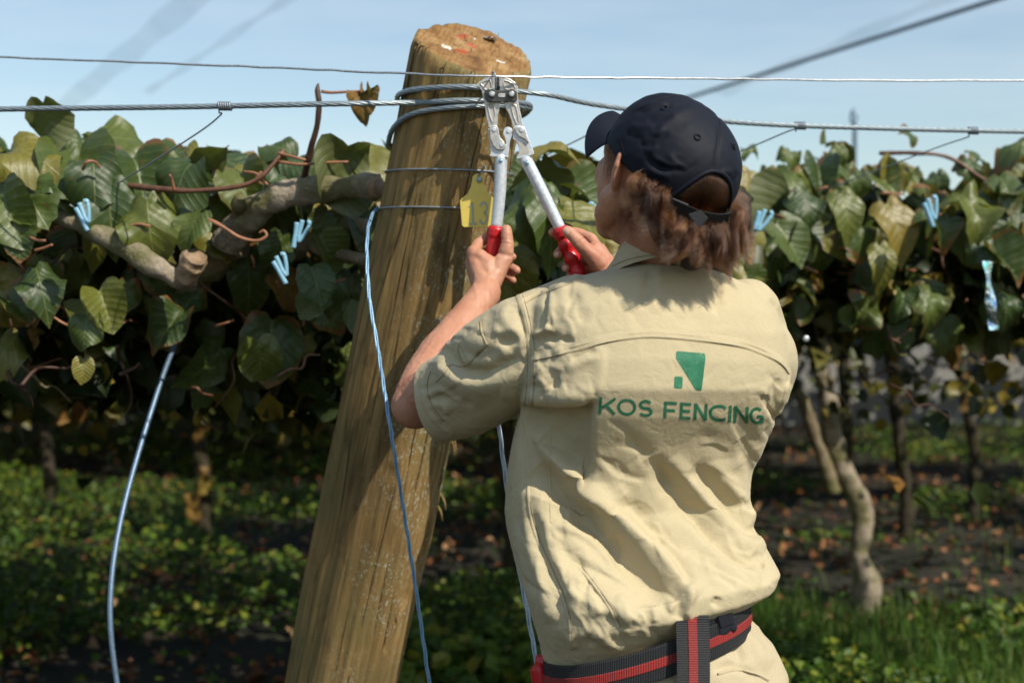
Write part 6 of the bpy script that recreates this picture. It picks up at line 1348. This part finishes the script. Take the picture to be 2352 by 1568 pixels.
# dark shelter hedge closing the view on the left
N3 = 16000; x_ = rng.uniform(-24, 3.5, N3); z_ = rng.random(N3)*2.5; y_ = 25+rng.normal(0, .5, N3)
me = leaf_mass(np.stack([x_, y_, z_], 1), np.array([0, -.7, .5])+rvec(N3, .5), np.array([0, 0, -1])+rvec(N3, .5), np.full(N3, .22), rng.random(N3)*.8, 'hedge', 'mass'); stuff('hedge', me, 'dark hedge closing off the far end of the rows')
N3 = 6000; x_ = rng.uniform(2, 24, N3); z_ = 1.55+rng.random(N3)*.85; y_ = 22+rng.normal(0, .8, N3)
me = leaf_mass(np.stack([x_, y_, z_], 1), np.array([0, -.7, .5])+rvec(N3, .5), np.array([0, 0, -1])+rvec(N3, .5), np.full(N3, .2), rng.random(N3)*.9, 'far_leaves', 'mass'); stuff('far_leaves', me, 'leaves of the last row hanging in front of the grey wall')

# ------------------------------------------------------------------ weeds, grass and fallen leaves
def ground_z(x, y): return np.zeros_like(x)
N4 = 150000; y_ = 4.6+rng.random(N4)**1.25*17; x_ = (rng.random(N4)*2-1)*(1.2+y_*.42)
pat = 1.5*fbm(np.stack([x_*.8, y_*.6, x_*0], 1), 3, 100)-.10+.35*(x_ < .3)*(y_ < 13)*(y_ > 6.8)-.35*(x_ > .8)*(y_ > 7.4)+.12*(x_ > .8)*(y_ < 6.9)
for gx, gy, ra, rb in HOLES: pat += .50*np.clip(1.25-((x_-gx)/ra)**2-((y_-gy)/(rb*1.4))**2, 0, 1)      # weeds thrive where light reaches; packed denser to brighten the sun patches
keep = rng.random(N4) < np.clip(.14+pat*1.2, .02, 1); x_, y_, pat = x_[keep], y_[keep], np.minimum(pat[keep], 1.1); k = len(x_)
hh = rng.random(k)**1.3*np.clip(.05+.16*pat, .03, .24)+.02
me = leaf_mass(np.stack([x_, y_, hh], 1), np.array([.1, -.35, .9])+rvec(k, .45), rvec(k, 1)*np.array([1, 1, .3]), np.clip(rng.normal(.036, .012, k), .015, .07), rng.random(k), 'ground_cover', 'weed'); stuff('ground_cover', me, 'low leafy green weeds carpeting the orchard floor')
# broad-leaved weeds at the foot of the post
N5 = 500; x_ = rng.uniform(-.55, .1, N5); y_ = rng.uniform(5.4, 6.3, N5); me = leaf_mass(np.stack([x_, y_, .03+rng.random(N5)*.16], 1), np.array([0, -.4, .9])+rvec(N5, .4), rvec(N5, 1)*np.array([1, 1, .4]), rng.uniform(.05, .11, N5), .4+rng.random(N5)*.6, 'broad_weeds', 'weed'); stuff('broad_weeds', me, 'bright broad leaved weeds behind the foot of the post')
def blades(n, x, y, h, name, label):
    a = rng.random(n)*6.28; b = rng.normal(0, .35, n); w = rng.uniform(.002, .0045, n); dx, dy = np.cos(a), np.sin(a); lx, ly = np.cos(a+b*3)*h*.45*rng.random(n), np.sin(a+b*3)*h*.45*rng.random(n)
    base = np.stack([x, y, x*0], 1); side = np.stack([dx*w, dy*w, x*0], 1); mid = base+np.stack([lx*.35, ly*.35, h*.55], 1); tip = base+np.stack([lx, ly, h], 1)
    V = np.stack([base-side, base+side, mid+side*.8, mid-side*.8, tip], 1).reshape(-1, 3); k = np.arange(n)*5
    loops = np.concatenate([np.stack([k, k+1, k+2, k+3], 1), np.stack([k+3, k+2, k+4, k+4], 1)[:, :3].repeat(1, 0) if False else np.zeros((0, 4), int)])
    q4 = np.stack([k, k+1, k+2, k+3], 1).ravel(); q3 = np.stack([k+3, k+2, k+4], 1).ravel()
    me = mesh_np(V, np.concatenate([q4, q3]), np.concatenate([np.full(n, 4), np.full(n, 3)]), name, False); at = me.attributes.new('rnd', 'FLOAT', 'POINT'); at.data.foreach_set('value', np.repeat(rng.random(n), 5).astype(np.float32)); me.materials.append(M['grass']); stuff(name, me, label)
N6 = 40000; y_ = 4.4+rng.random(N6)**1.3*6; x_ = .5+rng.random(N6)*(.3+y_*.42); pat = fbm(np.stack([x_*.9, y_*.9, x_*0], 1), 3, 120); keep = rng.random(N6) < np.clip(.85+pat-1.0*np.maximum(y_-6.4, 0), .02, 1); x_, y_ = x_[keep], y_[keep]
blades(len(x_), x_, y_, rng.uniform(.06, .22, len(x_)), 'grass', 'longer green grass at the lower right')
N7 = 6500; y_ = 5+rng.random(N7)*18; x_ = (rng.random(N7)*2-1)*(1.2+y_*.42)
me = leaf_mass(np.stack([x_, y_, .015+rng.random(N7)*.05], 1), np.array([0, 0, 1.0])+rvec(N7, .35), rvec(N7, 1)*np.array([1, 1, .1]), np.clip(rng.normal(.055, .022, N7), .02, .11), rng.random(N7), 'fallen_leaves', 'litter', .3); stuff('fallen_leaves', me, 'brown and orange fallen leaves on the ground')

# ------------------------------------------------------------------ overhead shelter netting: seams and ropes
VPX, VPY, HZ = -700.0, 965.0, 4.6
def overhead(x0, y0, x1, y1, half, mat, name, label, cat, z=HZ):
    def hit(x, y): d = (z-CAM_H)*FPX/(CY-y); return np.array(P(x, y, d))
    a, b = hit(x0, y0), hit(x1, y1); u = (b-a)/np.linalg.norm(b-a); a = a-u*5; L = np.linalg.norm(b-a)+1; pts = [a+u*t*L+vz*(-.12*math.sin(t*math.pi*3)**2*0) for t in np.linspace(0, 1, 40)]
    if half < .06: me = mesh_of(*tube(pts, half, None, 8))
    else:
        s = np.cross(u, vz); V = [tuple(p+s*half*k+vz*(.02*math.sin(i*.9+k))) for i, p in enumerate(pts) for k in (-1, -.3, .3, 1)]; me = mesh_of(V, [(4*i+k, 4*i+k+1, 4*i+k+5, 4*i+k+4) for i in range(39) for k in range(3)])
        me = with_mods(me, [('SOLIDIFY', dict(thickness=.004, offset=0))])
    o = part(name, me, M[mat], None, pts[0]); return tag(o, label, cat)
overhead(430, 10, 150, 245, .17, 'net', 'net_seam', 'broad faint seam of overhead netting crossing the sky at upper left', 'netting')
overhead(640, 10, 380, 185, .055*1.2, 'net2', 'net_seam', 'narrow faint seam of overhead netting in the sky, second from left', 'netting')
overhead(2150, 5, 1730, 185, .12, 'net2', 'net_seam', 'very faint seam of overhead netting above the dark rope on the right', 'netting')
overhead(2270, 5, 1612, 215, .024, 'rope', 'net_rope', 'dark blurred rope slanting through the sky at upper right', 'rope')
# pole top with a loop of wire, far off to the right
pt = thing('net_pole', P(1962, 300, 12), 'thin distant pole with a wire knot on top, sticking up behind the right vine', 'pole'); part('pole', mesh_of(*tube([A(P(1962, 420, 12)), A(P(1963, 300, 12)), A(P(1961, 285, 12))], [.022, .018, .014], 12, 10)), M['rope'], pt)
part('knot', mesh_of(*tube([A(P(1961, 290, 12)), A(P(1954, 275, 12)), A(P(1960, 262, 12)), A(P(1968, 270, 12)), A(P(1960, 282, 12)), A(P(1955, 262, 12)), A(P(1962, 250, 12))], .009, 40, 8)), M['rope'], pt)
